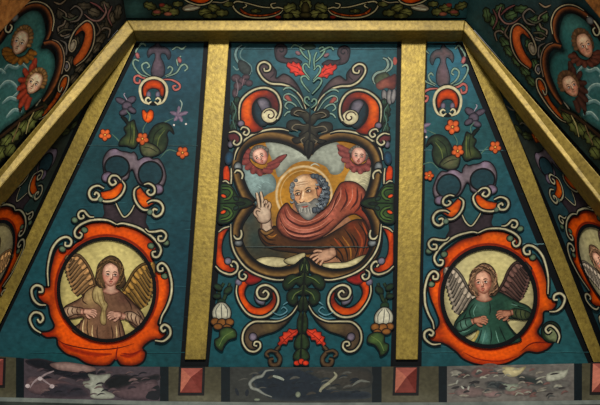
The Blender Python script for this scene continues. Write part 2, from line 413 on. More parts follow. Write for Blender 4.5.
        for q, r in (((105,134.8),5.8),((142.4,138.7),5.9),((182.5,152.6),5.8)):
            b = p.art('orange_rosette', mp=mp); rosette(b, *q, r, c=k((204,108,64)), rot=20)
    # mauve rings
    a = p.art('mauve_ring_scroll', mp=mp)
    mv = k((116,104,108)); md = k((54,46,50))
    a.fill([(104,172),(103,160),(108,151),(115,148.5),(121,151),(127,152),(131,153),(134,152),(137,156),(138,160),(143,157.5),(149,157),(153,159),(158,158.5),(162,163),(165,170),(166,178),(163,186),(158,190),(150,187),(140,184),(136,178),(133,170),(130,171),(128,178),(121,182),(112,181),(106,178)], mv, edge=md, ew=3, ol=k((22,18,26)), olw=1.2, blobs=[(115,152,5,k((146,128,146)),.7),(146,161,6,k((146,128,146)),.7)])
    a.fill(ell(117,167,12.2,11,6), k((34,62,68)), ol=k((14,14,18)), olw=1.8)
    a.fill(ell(150.5,174,12,12.6,6), k((36,64,70)), ol=k((14,14,18)), olw=1.8)
    a.fill(ell(107.5,177,6,5.2,-20), k((126,110,126)), edge=md, ew=2.4, ol=k((22,18,26)), olw=1)
    a.fill(ell(158,189,5.5,5,10), k((126,110,126)), edge=md, ew=2.4, ol=k((22,18,26)), olw=1)
    # neck
    a = p.art('purple_neck', mp=mp)
    a.fill([(105,200),(112,202),(118,210),(124,217),(131,212),(136,204),(143,208),(147,214),(146,222),(148,230),(126,227),(100,224),(104,214),(103,206)], k((60,50,54)), edge=k((30,24,28)), ew=4)
    volute(a, [(115,201),(119,210),(124,217),(130,213),(135,204)], 1.5, w_, ol=k(BLK), olw=.8)
    # crescents
    a = p.art('orange_crescent', mp=mp)
    a.fill([(98,193),(105,191),(112,189),(119,183),(123,184),(122.5,191),(117,198),(108,201),(101,198)], k(ORG), edge=k(ORD), ew=3, ol=k(BLK), olw=1.2, blobs=[(114,195,4,k((226,124,50)),.6)])
    volute(a, [(122,180.5),(125,186),(122,194),(115,200),(106,201.5),(101,200)], 2.2, w_, ol=k(BLK))
    volute(a, [(104,188.4),(98,185.6),(91.5,188),(89,193.5),(91.5,199),(97,199.2),(99,195),(96,192.4),(94.5,195)], 2.5, w_, ol=k(BLK))
    volute(a, [(121,180),(117,176),(111.5,176),(109,181),(112,185),(116,183),(114.5,180)], 2.3, w_, ol=k(BLK))
    a.fill(ell(100.5,199.5,2.6,2.8), k((104,122,104)), edge=k((50,60,50)), ew=1.5)
    a = p.art('orange_crescent', mp=mp)
    a.fill([(136,189),(140,187),(145,193),(152,198),(155,202),(150,206),(144,208),(139,204),(136.5,197)], k(ORG), edge=k(ORD), ew=3, ol=k(BLK), olw=1.2, blobs=[(144,201,4,k((226,124,50)),.6)])
    volute(a, [(139,186),(134.5,190),(134.5,198),(138,205),(143,209.5),(149,210)], 2.2, w_, ol=k(BLK))
    volute(a, [(147,203),(152,200.5),(159,201.5),(163,207),(161.5,213.5),(156,216.5),(152.5,213),(154,209),(157.5,210)], 2.5, w_, ol=k(BLK))
    volute(a, [(144,184.5),(149,183.5),(154,187),(154.5,192.5),(150.5,195),(147,192),(149.5,189.5)], 2.3, w_, ol=k(BLK))
    a.fill(ell(150,212,3,3), k((104,122,104)), edge=k((50,60,50)), ew=1.5)

def cartouche_curls(p, mp, bright=1.0, lower=True):
    k = lambda c: tuple(np.array(c)*bright); w_ = k(WHT)
    def curl(pts, w=2.5, knob=None):
        a = p.art('curled_scroll', mp=mp)
        if knob:
            a.fill(ell(*knob, 4, 3.6, 20), k(BLK), g=3); a.fill(ell(*knob, 3.2, 2.8, 20), k((104,122,96)), edge=k((56,68,54)), ew=1.6)
        volute(a, pts, w, w_, ol=k(BLK), olw=1.1)
    curl([(116.6,224.5),(110,221),(104,219.7),(96,219.6),(89,220.8),(80,225),(75,230.5),(75.5,236),(79.5,238),(82,234.5),(79.5,232)], 2.3, (84.5,230))
    curl([(94,217),(90,216.8),(87,214.5),(84,211),(80,211.6),(78.2,215),(80,218.6),(83.6,217.6),(83,215)], 2.2, (74.8,220))
    curl([(48.4,286),(47.6,270),(50,255.4),(53.6,246),(60,239),(67,237),(71.3,240.5),(70,245.4),(65.5,245.6),(65.4,242)], 2.5, (62.5,249))
    curl([(117,224.5),(121,223.4),(126.5,224),(139,228),(151.7,236.5),(159,245),(161,251),(158,256.6),(153.6,256.6),(152.4,252.4),(156,251.4)], 2.3, (151,246))
    curl([(145.4,228.6),(149,231.6),(155,231.6),(162,230.8),(166.2,235),(164,240.4),(159,240.6),(158.4,236.6),(162,236)], 2.3, (166,242.5))
    curl([(160,324),(162,316),(166.4,308),(170.6,297),(171.8,285),(169.8,274),(166.6,266.5),(161.8,263),(157.8,266),(158.6,270.6),(162.6,270.6),(162.4,267.4)], 2.4, (164.5,276))
    curl([(46,305),(39,304.4),(33.4,299),(31.6,290),(36,285.4),(41.6,287),(42.4,291.6),(38.6,292)], 2.6)
    if lower:
        curl([(41,333),(33.6,328),(29.8,319),(34,312.6),(40.6,313.6),(43.2,318.6),(40,322.4),(37.4,319)], 2.5)
    curl([(155,340.5),(163.5,341),(170,335),(169.6,328),(164.6,324.6),(161,327.6),(163,331.4),(165.6,329.6)], 2.6)

def oval_and_frame(p, mp, outer, bright=1.0, oval=(106.6,289.6,48.5,51.6,0), bg=CRM, shade=()):
    k = lambda c: tuple(np.array(c)*bright)
    a = p.art('orange_cartouche_frame', mp=mp)
    a.fill(outer, k((210,92,36)), edge=k((86,24,14)), ew=7.5, ol=k(BLK), olw=2.0, g=2.0, blobs=shade)
    cx, cy, rx, ry, r = oval
    a.line([tuple(q) for q in ell(cx,cy,rx+3.0,ry+3.2,r,40)], 3, k((120,38,18)), edge=k((176,70,28)), closed=True, sm=False)
    b = p.art('oval_background', mp=mp)
    b.fill(ell(cx,cy,rx,ry,r,48), k(bg), edge=k(tuple(np.array(bg)*.8)), ew=9, g=3, blobs=[(cx+6,cy-28,26,k((202,190,132)),.6)])
    rim = p.art('black_oval_rim', mp=mp)
    return a, b, rim

# ================================================================== SAINT PANEL
def xc(y): return 312.5-(y-45)*.036
def mir(P):
    P = np.asarray(P, float).copy(); P[:,0] = 2*xc(P[:,1])-P[:,0]; P[:,1] += (P[:,1] < 140)*2.0; return P

def board(p, poly, c, blobs, name='board', g=4, edge=None, ew=5):
    a = p.art(name); a.fill(poly, c, edge=edge, ew=ew, blobs=blobs, sm=False, g=g); a.board(poly); return a

sp = Panel(E, (305, 205), 'painted_panel', 'teal middle ceiling panel with haloed bearded saint in dark quatrefoil frame', 'painting')
poly = [(226.5,36),(403,36),(396.5,367),(204,367)]
b = board(sp, poly, (38,76,80), [(315,62,70,(62,104,114),.75,26),(240,330,60,(26,92,100),.6,50),(370,335,60,(24,88,95),.6,50),(310,205,90,(26,52,58),.6,60),(260,180,30,(34,60,66),.6,80)], g=4)
b.fill([(227,40),(231.5,40),(229,150),(220,260),(208.5,367),(203,367)], BLK, sm=False); b.fill([(397,40),(403,40),(397,367),(390.5,367),(393.5,250)], BLK, sm=False)
b.line([(229,42.5),(300,42.8),(401,43)], 2.2, (16,24,28)); 
seam(b, 232, 397, 48.6, (86,120,128), .8); 

def saint_ornament(mp, s):
    L_ = s < 0
    # faint corner flower
    a = sp.art('corner_flower', mp=mp)
    if L_:
        a.line([(242,45),(237,49),(235.5,56),(239,63),(245,66),(250,71),(248,75),(243,72)], 2.2, (112,136,132), ol=(24,40,46), olw=.7)
        a.line([(246,46),(241,51),(240.5,57),(246,62),(251,66),(252,72)], 1.3, (96,122,120))
        a.line([(233,66),(237,70),(240,67)], 1.2, (112,136,132))
        a.fill([(239,60),(246,62),(251,68),(249,75),(242,73),(238,67)], (62,70,68), edge=(32,42,44), ew=3)
        for q in ((236,78,5,4),(243,81,5,4.4),(249,83,4,3.4),(238,86,4.6,4.6),(246,77,4,3),(235,93,3,5)): a.fill(ell(*q), (92,74,78), edge=(42,40,46), ew=2.6)
        a.line([(236,78),(238,88),(236,99)], 1, (120,110,112)); a.line([(244,78),(242,86)], 1, (120,96,100))
    else:
        m2 = lambda P: np.asarray(P)  # painted directly in place
        a.mp = m2
        a.line([(383,58),(387,60),(388,66),(384,71),(377,73),(373,78),(375,84)], 2.2, (124,140,128), ol=(24,40,46), olw=.7)
        a.line([(388,57),(392,62),(391,68),(386,72)], 1.6, (124,140,128), ol=(24,40,46), olw=.6)
        a.fill([(374,80),(378,74),(386,72),(390,77),(384,82),(377,85)], (74,82,62), edge=(36,42,38), ew=3)
        a.fill([(376,84),(383,79),(390,76),(396,74),(396,86),(393,90),(386,88),(381,90),(377,88)], (112,66,58), edge=(50,34,38), ew=3, blobs=[(384,84,4,(160,104,88),.6),(392,80,3,(70,40,44),.6),(379,87,3,(150,100,84),.6)])
        a.fill(ell(395,61,2,4), (150,84,76))
        for q in ((385,97,3.2,7.6,-12),(389.5,97,3,8,0),(393.5,96,2.6,7.4,8)): a.fill(ell(*q), (132,128,124), edge=(60,60,66), ew=2, ol=(28,32,38), olw=.6)
    # hanging foliage beside the scroll
    leaves(sp, 'leaf', ((233.5,108,3.4,6.5,10),(235.5,117,4,6,-10),(233,127,3.5,6,15),(237,101,3,4,0)), (40,60,48), mp)
    a = sp.art('curling_tendril', mp=mp)
    a.line([(232,101),(236,110),(233,120),(236,130)], .9, (84,112,100))
    # top dark curl
    a = sp.art('dark_scroll', mp=mp)
    a.fill([(275,55),(275,47),(280,43.6),(286,46),(287,52),(284,57),(290,58.5),(296,58),(302,62),(298,64),(290,63.5),(282,62.5),(277,60)], (74,62,66), edge=(34,32,38), ew=2.8, ol=(16,22,26), olw=1)
    a.line(spiral(281,50,4.6,.8,150,560,26), 1.3, (30,34,40))
    a = sp.art('red_leaf', mp=mp)
    a.fill([(286.5,66),(288,62),(291.5,63.4),(293,61),(296.4,63.4),(299,62.4),(301,66),(304,67),(305,71),(308,75.5),(303,76.4),(299,75),(295.6,76.4),(293.6,73),(290,72.6),(290,69.4)], (196,74,62), edge=(128,40,36), ew=2, ol=(44,20,24), olw=.8, n=3)
    for q in ([(305,74),(298,68),(290,65)],[(300,71),(297,66)],[(299,73),(293,71)]): a.line(q, .8, (120,36,34), taper=(.8,.3))
    # upper brown S scroll
    a = sp.art('brown_s_scroll', mp=mp)
    a.fill([(306,108),(303,97),(298,86),(291,77.5),(284,74),(280,76),(276,78),(276,71),(270,64.5),(262,63),(258.5,69),(262,77),(270,83),(281,84),(292,88),(300,96)], (80,66,68), edge=(40,34,38), ew=3, ol=(12,18,22), olw=1.4, blobs=[(286,80,5,(104,88,84),.6),(266,72,4,(96,84,84),.5)])
    volute(a, [(306,109),(301,97),(292,88),(282,84.4),(271,83.5),(263,78.5),(258,70),(259.5,64),(265,62),(270,65.5),(269.4,70),(265,71),(264,68)], 2.0)
    a.line([(270,78),(274,74),(274,69)], 1.2, (40,36,42))
    # small tendrils + bud
    a = sp.art('curling_tendril', mp=mp)
    for q in ([(303,109),(297,99),(290,94),(285,95),(284,99),(287,100.5)],[(300,111),(294,104),(288,102),(285,106),(288,109)],[(297,92),(291,88),(286,88),(283,90)],[(304,118),(296,112),(288,112),(284,116)]):
        a.line(q, 1.4, (122,146,132), taper=(.5,.8), ol=(18,34,38), olw=.6)
    a = sp.art('flower_bud', mp=mp); a.fill([(284,97),(287,94.5),(290,97),(292,101),(288,101)], (150,88,78), edge=(80,46,46), ew=1.6)
    # upper big orange scroll
    a = sp.art('orange_c_scroll', mp=mp)
    a.fill([(238.5,118),(239,104),(246,94.6),(256,88.4),(268,87.4),(277,93),(281.4,104),(280,117),(273,124),(264,123.4),(259,120),(263,129),(255,134),(245,132),(239.5,126)], BLK)
    a.fill([(240,118),(241,104),(247,96),(256,90),(268,89),(276,94.4),(279.4,104),(278,115),(271,119),(272,112),(271,103),(266,97.6),(258,98),(252.6,104),(251.6,112),(254,120),(259,126),(263,129),(254,132),(246,130.6),(241,125)], (196,84,40), edge=(88,28,20), ew=5, blobs=[(272,98,10,(78,36,44),.9),(274,110,8,(56,26,34),.9),(247,108,5,(226,120,52),.55,12),(252,128,5,(120,40,30),.7)])
    a.fill(ell(261.5,113,7.5,13.5,-12), (36,58,66), edge=(16,24,28), ew=3)
    a.fill([(257,101),(262,97.6),(268,100),(270,106),(269,112),(263,114),(260,108)], (98,94,104), edge=(44,44,52), ew=3, ol=BLK, olw=.8, blobs=[(262,104,3,(136,128,134),.7)])
    a.fill(ell(269.6,115.4,8.4,7.6), WHT, edge=(160,150,120), ew=3, ol=BLK, olw=1)
    a.line(spiral(270,115.2,6.2,.6,200,620,30), 1.5, (60,36,34))
    volute(a, [(239.4,122),(239,112),(240.4,102.5),(246,95),(256,89),(267,88),(276,93),(280.6,103),(280,113),(277,119)], 2.2)
    a.fill(ell(241,123.5,3.6,3.4), (120,112,124), edge=(52,48,58), ew=2, ol=BLK, olw=.8)
    volute(a, [(240.6,130),(242.6,127.2),(247,128),(249.2,131.6),(246.6,135),(243.4,133.6),(245,131.2)], 1.9, olw=.9)
    # small purple curl on the border
    a = sp.art('purple_scroll', mp=mp)
    a.fill([(229,133),(236,132),(241,137),(240,143),(235,146),(231,142),(228,138)], (92,44,48), edge=(44,20,26), ew=2.6, ol=BLK, olw=1)
    a.fill(ell(230.5,144.5,2.8,3.4), (110,104,114), edge=(46,44,52), ew=2)
    volute(a, [(229,132.4),(235,131.4),(240.6,135.4),(241,141.4),(237,145),(233.6,143),(235,140)], 1.9)
    # side: orange patch, teal, white line
    a = sp.art('side_scroll', mp=mp)
    a.fill([(223.5,168),(228,166),(230,174),(229,182),(223.4,180)], (196,78,40), edge=(110,36,24), ew=2, ol=BLK, olw=.8)
    a.fill(ell(229,158,4.2,7,10), (40,74,94), edge=(20,34,44), ew=3)
    volute(a, [(222.6,181.6),(226,181),(229.6,184)], 1.5, olw=.8)
    volute(a, [(231.2,168),(231.4,176),(231,184)], 1.6, olw=.8)
    # lower side orange crescent
    a = sp.art('orange_crescent', mp=mp)
    a.fill([(218,233),(223,229),(229.5,227.4),(226.4,232),(223,240),(222,250),(224,258),(231,266),(238,270),(230,273.4),(221,270),(216,264),(216.6,250)], (208,88,36), edge=(120,38,20), ew=3, ol=BLK, olw=1.2, blobs=[(231,268,5,(110,34,26),.8),(226,230,4,(110,34,30),.7)])
    volute(a, [(218.6,232),(223,228.4),(229.4,226.4)], 1.5, olw=.8)
    volute(a, [(215.4,266),(221,271.4),(230,274.4),(236.4,271.4),(237.6,265.4),(234,261.4),(230.4,263.6),(232.4,266.8)], 2.2)
    a.fill(ell(228,261,3.8,3.8), (126,122,134), edge=(52,50,60), ew=2.2, ol=BLK, olw=.8)
    # lower big orange scroll
    a = sp.art('orange_c_scroll', mp=mp)
    a.fill([(246,276),(250,282),(246,288),(245,295),(249,302.5),(257,307.5),(266,305.5),(272,299),(272,292),(276,293),(278,301),(274,310.4),(263,317),(249.5,315),(240,305),(236,293),(238,281)], (200,82,34), edge=(92,28,18), ew=4.5, ol=BLK, olw=1.4, blobs=[(244,303,5,(226,112,48),.6),(274,300,6,(92,36,32),.8),(262,312,6,(222,110,48),.5)])
    a.fill([(254,296),(257,290),(262,289),(265,298),(264,305),(257,303)], (124,118,130), edge=(52,50,60), ew=3, ol=BLK, olw=1, blobs=[(260,300,2.6,(150,144,154),.6)])
    a.fill(ell(264.8,292.4,7.2,7.2), (62,54,46), edge=(40,26,22), ew=3, ol=BLK, olw=1)
    volute(a, [(237.6,281),(236.4,293),(240.5,304.5),(249.5,314.8),(263,317),(274,310.4),(278.4,300.6),(275.4,290.6),(267,285.2),(259.6,286.8),(256.8,292.4),(259.4,298),(265.6,298.6),(268.6,294),(265.4,290.6),(262.8,293)], 2.3)
    # small curl joining frame
    a = sp.art('curled_scroll', mp=mp)
    a.fill([(245,271),(252,275),(262,279),(254,284),(247,284),(243,278)], (140,44,38), edge=(70,24,24), ew=2.5)
    a.fill(ell(238.6,282,3.6,3.6), (120,112,126), edge=(52,48,58), ew=2)
    volute(a, [(243,269.6),(239.4,272.4),(239.6,277.6),(243.6,279.4),(246.2,276),(243.6,273.8)], 2.0)
    # lower brown S scroll
    a = sp.art('brown_s_scroll', mp=mp)
    a.fill([(298.5,304.5),(291,315),(279,321.5),(265,321.6),(253,322.4),(244.6,330),(242.6,341),(248,350),(256,350),(259,343),(258,338),(266,334.4),(277,330.6),(289,320.6)], (92,76,56), edge=(40,34,28), ew=4, ol=BLK, olw=1.2, blobs=[(270,326,7,(120,102,66),.7),(250,332,5,(60,50,46),.6)])
    a.fill(ell(253,337,4.2,4.4), (126,116,128), edge=(52,48,58), ew=2.4, ol=BLK, olw=.7)
    volute(a, [(298.5,304),(291,314.6),(279,321),(265,321.4),(253,322.2),(244.4,330),(242.6,341),(247.4,349.6),(254.6,351.6),(260,347.6),(259.6,342.6),(255.4,341.8),(254,345),(257,346)], 2.0)
    # wisps
    a = sp.art('pale_wisp', mp=mp)
    for q in ([(272,312),(280,315),(287,311),(284,307),(281,309)],[(270,318),(279,318.6),(287,315)],[(283,305),(288,302),(292,304)]): a.line(q, 1.2, (96,134,142), taper=(.4,.4))
    # hanging tulip
    a = sp.art('hanging_tulip', mp=mp)
    oy = 0 if L_ else 5
    for q in ([(224,283),(219,292),(221,303)],[(230,283),(226,294),(222,303)]): a.line(q, 2.4, (46,64,42), ol=(14,24,22), olw=.7)
    for q in ((218,287,4.5,3,30),(228,290,5,3.2,-40),(217,296,4,2.6,0)): a.fill(ell(*q), (44,64,42), edge=(18,30,24), ew=2, ol=(12,22,20), olw=.7)
    a.fill(ell(221.5,302.6+oy*.6,4.6,4), (40,62,40), edge=(18,30,24), ew=2)
    a.fill([(221.5,302+oy),(226,303.4+oy),(230.4,309+oy),(231,315+oy),(228,319+oy),(215,319+oy),(212,315+oy),(212.8,309+oy),(217,303.4+oy)], (192,188,166), edge=(112,110,98), ew=3, ol=(28,30,30), olw=1.1)
    for q in ([(220,304),(216,310),(216.4,318)],[(221.6,304),(221.4,311),(221.8,318)],[(223.4,304),(227.4,310),(227,318)]): a.line([(x_,y_+oy) for x_,y_ in q], 1, (96,96,90), taper=(.5,.8))
    for q in ((215,321.6,4.4,3.8),(222,323,5,4.6),(229.6,322,4.4,3.8),(218,326.5,4.6,3.2),(227,327,4,3)): a.fill(ell(q[0],q[1]+oy,*q[2:]), (140,96,52), edge=(74,48,28), ew=2, ol=(24,20,16), olw=.8)
    leaf(a, [(220,330+oy),(227,327+oy),(235,330+oy),(236.4,337+oy),(229,340+oy),(224,346+oy),(222,351+oy),(216,347+oy),(214.6,340+oy),(219,337+oy)], (62,84,48), blobs=[(229,334+oy,4,(96,116,62),.6)])
    a.line([(233,331+oy),(224,337+oy),(219,346+oy)], .9, (104,122,72))
    # lower red leaf + brown tendril
    a = sp.art('red_leaf', mp=mp)
    a.fill([(299,329),(296.6,335),(293.6,336.6),(292.4,340),(288.4,340.6),(286.6,344.6),(282.6,344),(279,347.4),(277.6,343.4),(280,340.6),(279,337),(282.6,335.4),(283,332),(287,331.6),(289,328.6),(293,329.6)], (206,82,60), edge=(140,44,34), ew=2, ol=(40,20,20), olw=.9, n=3)
    for q in ([(297,330.6),(288,337),(280,344.6)],[(292,334),(289,331)],[(289,337),(293,338)],[(284.6,340),(282,337)],[(284.6,341),(287.6,343)]): a.line(q, .8, (126,38,30), taper=(.9,.3))
    a = sp.art('brown_tendril', mp=mp)
    a.line([(280,346),(276,351),(280,358),(278,364),(272,364.6),(270,360),(273.6,358.6)], 3.6, (98,78,54), edge=(58,46,34), ol=(16,18,18), olw=.9, taper=(.6,.5))
    a.line([(277,352),(270,350.6),(266,354),(269,357)], 2.6, (98,78,54), edge=(58,46,34), ol=(16,18,18), olw=.8)
    # acanthus beside the frame
    a = sp.art('green_acanthus', mp=mp)
    a.fill([(221,184),(228,184),(233,188),(236,193),(239,197),(247,198.6),(253,203),(247,207),(240,209),(237,214),(233,219),(227,223),(220,223.6),(217.6,220),(219,212),(219.6,203),(220,193)], (48,72,40), edge=(20,36,22), ew=3.4, ol=BLK, olw=1.3, blobs=[(230,188,3,(98,124,64),.7),(229,218,4,(98,124,64),.7),(244,203,5,(22,34,26),.8)])
    for q in ([(222,188),(229,188.6),(232,193),(229,198),(224,199.6)],[(221,219.6),(228,218),(231.6,213.6),(229,209),(223,207)]):
        a.line(q, 2.6, (86,112,56), edge=(40,60,34), ol=BLK, olw=.8, taper=(.4,.5))
    for q in ((236,198.6,3,2,30),(236,208,3,2,-30),(240,203.4,5,1.6,0)): a.fill(ell(*q), (40,62,52), edge=(18,30,26), ew=1.6, ol=BLK, olw=.7)
    a.line([(220,203.4),(230,203),(246,203)], 1.3, (18,28,20))
    for q in ((223.6,196,3,1.9,25),(223.2,212,3.2,1.9,-25)): a.fill(ell(*q), (214,96,56), edge=(130,50,32), ew=1.4, ol=(30,24,18), olw=.9)
    return

# picture inside the frame
INNER = [(309,156),(299,149.6),(285,143),(269,140.5),(253.5,143.5),(244.5,151),(241,163.5),(243.6,179),(249.5,193),(256.6,203.5),(249.5,213),(242.4,225),(241.6,239),(247.5,252.4),(259,263),(275,268),(293,266),(306,257.5),(318.7,266),(336.5,269.6),(356,265.5),(369,252.4),(372.8,237),(371,223),(366,213),(361,205.5),(366,195),(371,179),(372,163.5),(367,151),(356,143),(340.4,139.8),(324.6,143.4),(315,149.6)]
pic = sp.art('picture_ground')
pic.fill(INNER, (150,108,44), g=2.6, blobs=[(285,200,22,(176,130,52),.8),(340,180,18,(176,132,56),.7),(255,240,22,(38,62,60),.95,30),(275,255,30,(44,52,46),.9,12),(248,215,14,(40,66,66),.9),(365,240,12,(40,46,42),.9,20)])
for pts, c in (([(241.6,158),(247,166),(254,173),(263,175),(271,174),(276,181),(275,190),(268,194),(262,199),(258,205),(254,201),(248,191),(243.4,178)], (124,142,138)),
               ([(266,141.5),(278,142),(290,145),(300,150.4),(309,157),(316,150),(325,144.6),(336,142),(341,147),(344,158),(344,168),(339,174),(331,174),(326,167),(317,163),(304,161),(292,165),(284,173),(278,177),(275,168),(272,160),(268,150)], (150,154,140)),
               ([(344,182),(350,170),(360,167),(372,168),(371,180),(365,196),(360,205),(353,196),(346,190)], (162,156,128))):
    cl = sp.art('painted_cloud'); ctr = np.mean(pts, 0)
    cl.fill(pts, c, edge=tuple(np.array(c)*.74), ew=5, blobs=[(ctr[0]-4, ctr[1]-6, 9, tuple(np.array(c)*1.18), .8), (ctr[0]+6, ctr[1]+6, 7, tuple(np.array(c)*.8), .6)])
    for q in range(5):
        x0, y0 = ctr+rng.uniform(-9, 9, 2); cl.line([(x0-5,y0),(x0,y0-2.5),(x0+5,y0)], 1.2, tuple(np.array(c)*1.12), taper=(.2,.2))
hal = sp.art('halo')
hal.line(ell(304,195,27.5,28.5,0,48), 3.2, (196,176,142), edge=(168,130,70), closed=True, sm=False)
hal.line(ell(304,195,23.6,24.5,0,48), 1.1, (184,150,96), closed=True, sm=False)
# cherubs
for (x, y, tl, lk, side) in ((260.5,156.5,-28,-.12,-1),(358.6,156,6,.05,1)):
    ch = sp.art('cherub_figure', label='cherub head with red wings in the %s corner of the quatrefoil picture' % ('upper left' if side < 0 else 'upper right'))
    wg = sp.art('red_wing', ch)
    if side < 0:
        wg.fill([(244,152),(250,149),(250,160),(256,167),(264,169),(271,164),(278,157),(287,154.6),(282,161),(275,167),(268,173),(258,174),(249,169),(244,161)], (128,62,56), edge=(70,30,30), ew=3, ol=(46,24,26), olw=.8, blobs=[(252,166,4,(182,96,84),.6),(270,168,4,(176,92,80),.5)])
        for f0, f1 in (((268,166),(286,155)),((267,169),(280,163)),((263,170),(273,171)),((258,170),(262,175.6)),((254,168),(252,174)),((251,164),(245,169)),((249,160),(241,163)),((249,156),(241,155)),((250,152),(244,148))):
            wg.line([f0, ((f0[0]+f1[0])/2,(f0[1]+f1[1])/2+.5), f1], 5.6, (134,72,66), edge=(96,48,46), taper=(1,.3))
    else:
        wg.fill([(338,145),(345,148),(350,153),(351,160),(357,165),(365,163),(369,158),(371,165),(367,171),(359,172),(350,169),(344,160),(339,152)], (136,72,66), edge=(78,36,36), ew=3, ol=(52,28,28), olw=.8, blobs=[(349,164,4,(186,108,96),.6)])
        for f0, f1 in (((350,152),(337,145)),((349,156),(338,152)),((349,160),(341,159)),((351,164),(345,166)),((355,167),(352,172)),((360,168),(361,174)),((365,166),(370,170)),((367,161),(373,162))):
            wg.line([f0, ((f0[0]+f1[0])/2,(f0[1]+f1[1])/2+.5), f1], 5.6, (138,80,74), edge=(100,52,50), taper=(1,.3))
    hr = sp.art('hair', ch)
    hr.fill(ell(x-side*-1.2, y-2.6, 9.4, 9.2, tl), (108,104,96), edge=(66,60,56), ew=3)
    for q in range(9):
        an = math.radians(tl-90-70+q*18); hr.fill(ell(x+8.6*math.cos(an), y-1+8.2*math.sin(an), 2.4, 2.2), (122,116,106), edge=(74,68,62), ew=1.4, g=2)
    face(ch, x, y, 7.4, 8.2, tl, (200,158,140), (222,190,168), (140,88,78), lk)
# saint
st = sp.art('saint_figure', label='bald bearded saint with raised right hand')
st.fill([(262,218),(271,218),(274,230),(284,228),(292,212),(294,196),(304,188),(316,194),(322,210),(345,214),(356,235),(345,262),(318,262),(316,252),(300,248),(274,243),(262,234)], (150,110,84), g=2.6)
rb = sp.art('brown_robe', st)
rb.fill([(259,229),(268,231),(275,226),(284,235),(302,241),(320,239),(340,228),(354,220),(366,222),(371,238),(368,252),(360,262),(352,267),(343,263),(334,254),(322,251),(308,254),(290,252),(276,250),(266,246),(260,238)], (84,54,30), edge=(44,28,18), ew=5, ol=(26,18,14), olw=1.2, blobs=[(268,236,5,(132,92,48),.7),(344,246,7,(126,76,36),.7,12,20),(360,240,5,(110,48,28),.7,12),(300,247,12,(66,40,24),.6,4),(330,245,5,(112,66,32),.6),(366,244,6,(118,54,34),.8,14),(352,226,6,(130,60,36),.7)])
folds(rb, [[(262,232),(268,239),(276,240)],[(260,236),(267,243),(277,245)],[(338,238),(346,250),(348,262)],[(350,232),(358,246),(354,260)],[(358,222),(366,236),(362,256)],[(344,228),(352,240),(356,252)],[(366,226),(370,240),(366,250)],[(326,246),(332,250),(338,260)],[(330,244),(340,252),(344,262)],[(290,246),(305,249),(322,246)]], (36,22,14), 1.6)
folds(rb, [[(354,226),(362,240),(359,256)],[(362,222),(368,236)],[(334,238),(342,248)]], (150,78,46), 1.8)
folds(rb, [[(342,236),(350,248),(351,260)],[(266,234),(272,237),(277,234)]], (160,112,56), 1.3)
for pts in ([(252,263),(259,258),(271,256.5),(284,258),(292,261),(286,266),(272,268.6),(260,267.6)], [(284,260),(294,255.6),(304,252.6),(305,257),(297,264),(288,264)], [(322,264),(334,262.6),(346,262),(358,257),(366,255),(360,262),(352,267),(338,270),(327,269)]):
    pg = sp.art('open_book_page'); pg.fill(pts, (196,186,146), edge=(132,122,88), ew=3, ol=(40,34,26), olw=.8)
ck = sp.art('red_mantle', st)
ck.fill([(287,203),(281,208),(277,217),(277,227),(283,235),(292,239),(303,241),(316,239.6),(328,233),(337,225),(346,217),(355,214),(364,220),(371,232),(370,216),(365,206),(367,199),(364,189),(354,182),(342,182.4),(336,190),(331,201),(325,209),(315,214),(300,214),(292,209)], (136,78,60), edge=(60,28,22), ew=3.6, ol=(48,20,16), olw=1.1, g=1.8,
        blobs=[(290,222,7,(190,120,104),.7,5,40),(305,233,12,(200,136,118),.65,3.4),(345,190,6,(120,44,32),.7,9),(352,198,6,(184,96,70),.7,10),(330,215,6,(186,112,94),.7,9,40),(360,212,6,(136,50,30),.7),(284,212,3,(110,50,42),.7)])
folds(ck, [[(284,208),(288,219),(302,226),(318,222),(330,212),(337,198),(342,188)],[(279,215),(285,228),(302,234),(320,230),(334,219)],[(281,224),(292,236),(308,238),(324,233)],[(345,188),(347,200),(340,212)],[(357,186),(357,200),(350,210)],[(362,193),(360,206),(354,213)]], (74,32,26), 2.0)
folds(ck, [[(286,207),(291,216),(304,222),(318,218),(328,210)],[(281,213),(287,224),(303,230),(320,226),(332,216)],[(280,221),(289,233),(304,236.6),(321,232)],[(341,187),(340,198),(333,210)],[(352,186),(352,198),(345,209)],[(335,200),(331,210),(324,218)]], (184,124,104), .9)
ne = rb
hr = sp.art('grey_hair', st)
hr.fill([(308,175.5),(315,175),(322,179),(326,186),(328,194),(327,202),(322,209),(316,211),(312,200),(313,186)], (84,92,98), edge=(40,46,54), ew=4, ol=(30,32,38), olw=.8)
# head
st.fill([(291,192),(292,183),(297,177),(305,174),(313,176),(318,183),(320,193),(317,203),(313,210),(306,213),(300,209),(295,202)], (196,158,120), edge=(122,86,60), ew=4, g=1.1, blobs=[(300,182,6,(222,198,168),.85),(297,198,3,(206,150,116),.6),(313,192,4,(150,106,78),.7),(303,199,2.5,(224,186,148),.6)])
st.fill([(317,187),(320.6,186),(322,190),(319.6,196),(317,195)], (180,124,96), edge=(112,68,52), ew=1.6, ol=(70,44,36), olw=.6)
for (x0, y0, tl) in ((298,193.8,-8),(308.6,191,-14)):
    t = math.radians(tl); q = lambda u, v: (x0+u*math.cos(t)-v*math.sin(t), y0+u*math.sin(t)+v*math.cos(t))
    st.fill(ell(x0, y0+.4, 3.4, 1.9, tl, 12), (132,94,70), g=2)
    st.fill([q(-2.2,.1),q(0,-.9),q(2.2,.1),q(0,.9)], (206,190,166), g=2); st.fill(ell(x0-.5,y0,.95,.95,0,8), (26,20,20), g=2)
    st.line([q(-2.6,0),q(0,-1.4),q(2.6,0)], .8, (54,34,26)); st.line([q(-3,-2.2),q(0,-3.6),q(3,-2.4)], 1.1, (92,78,66), taper=(.4,.4))
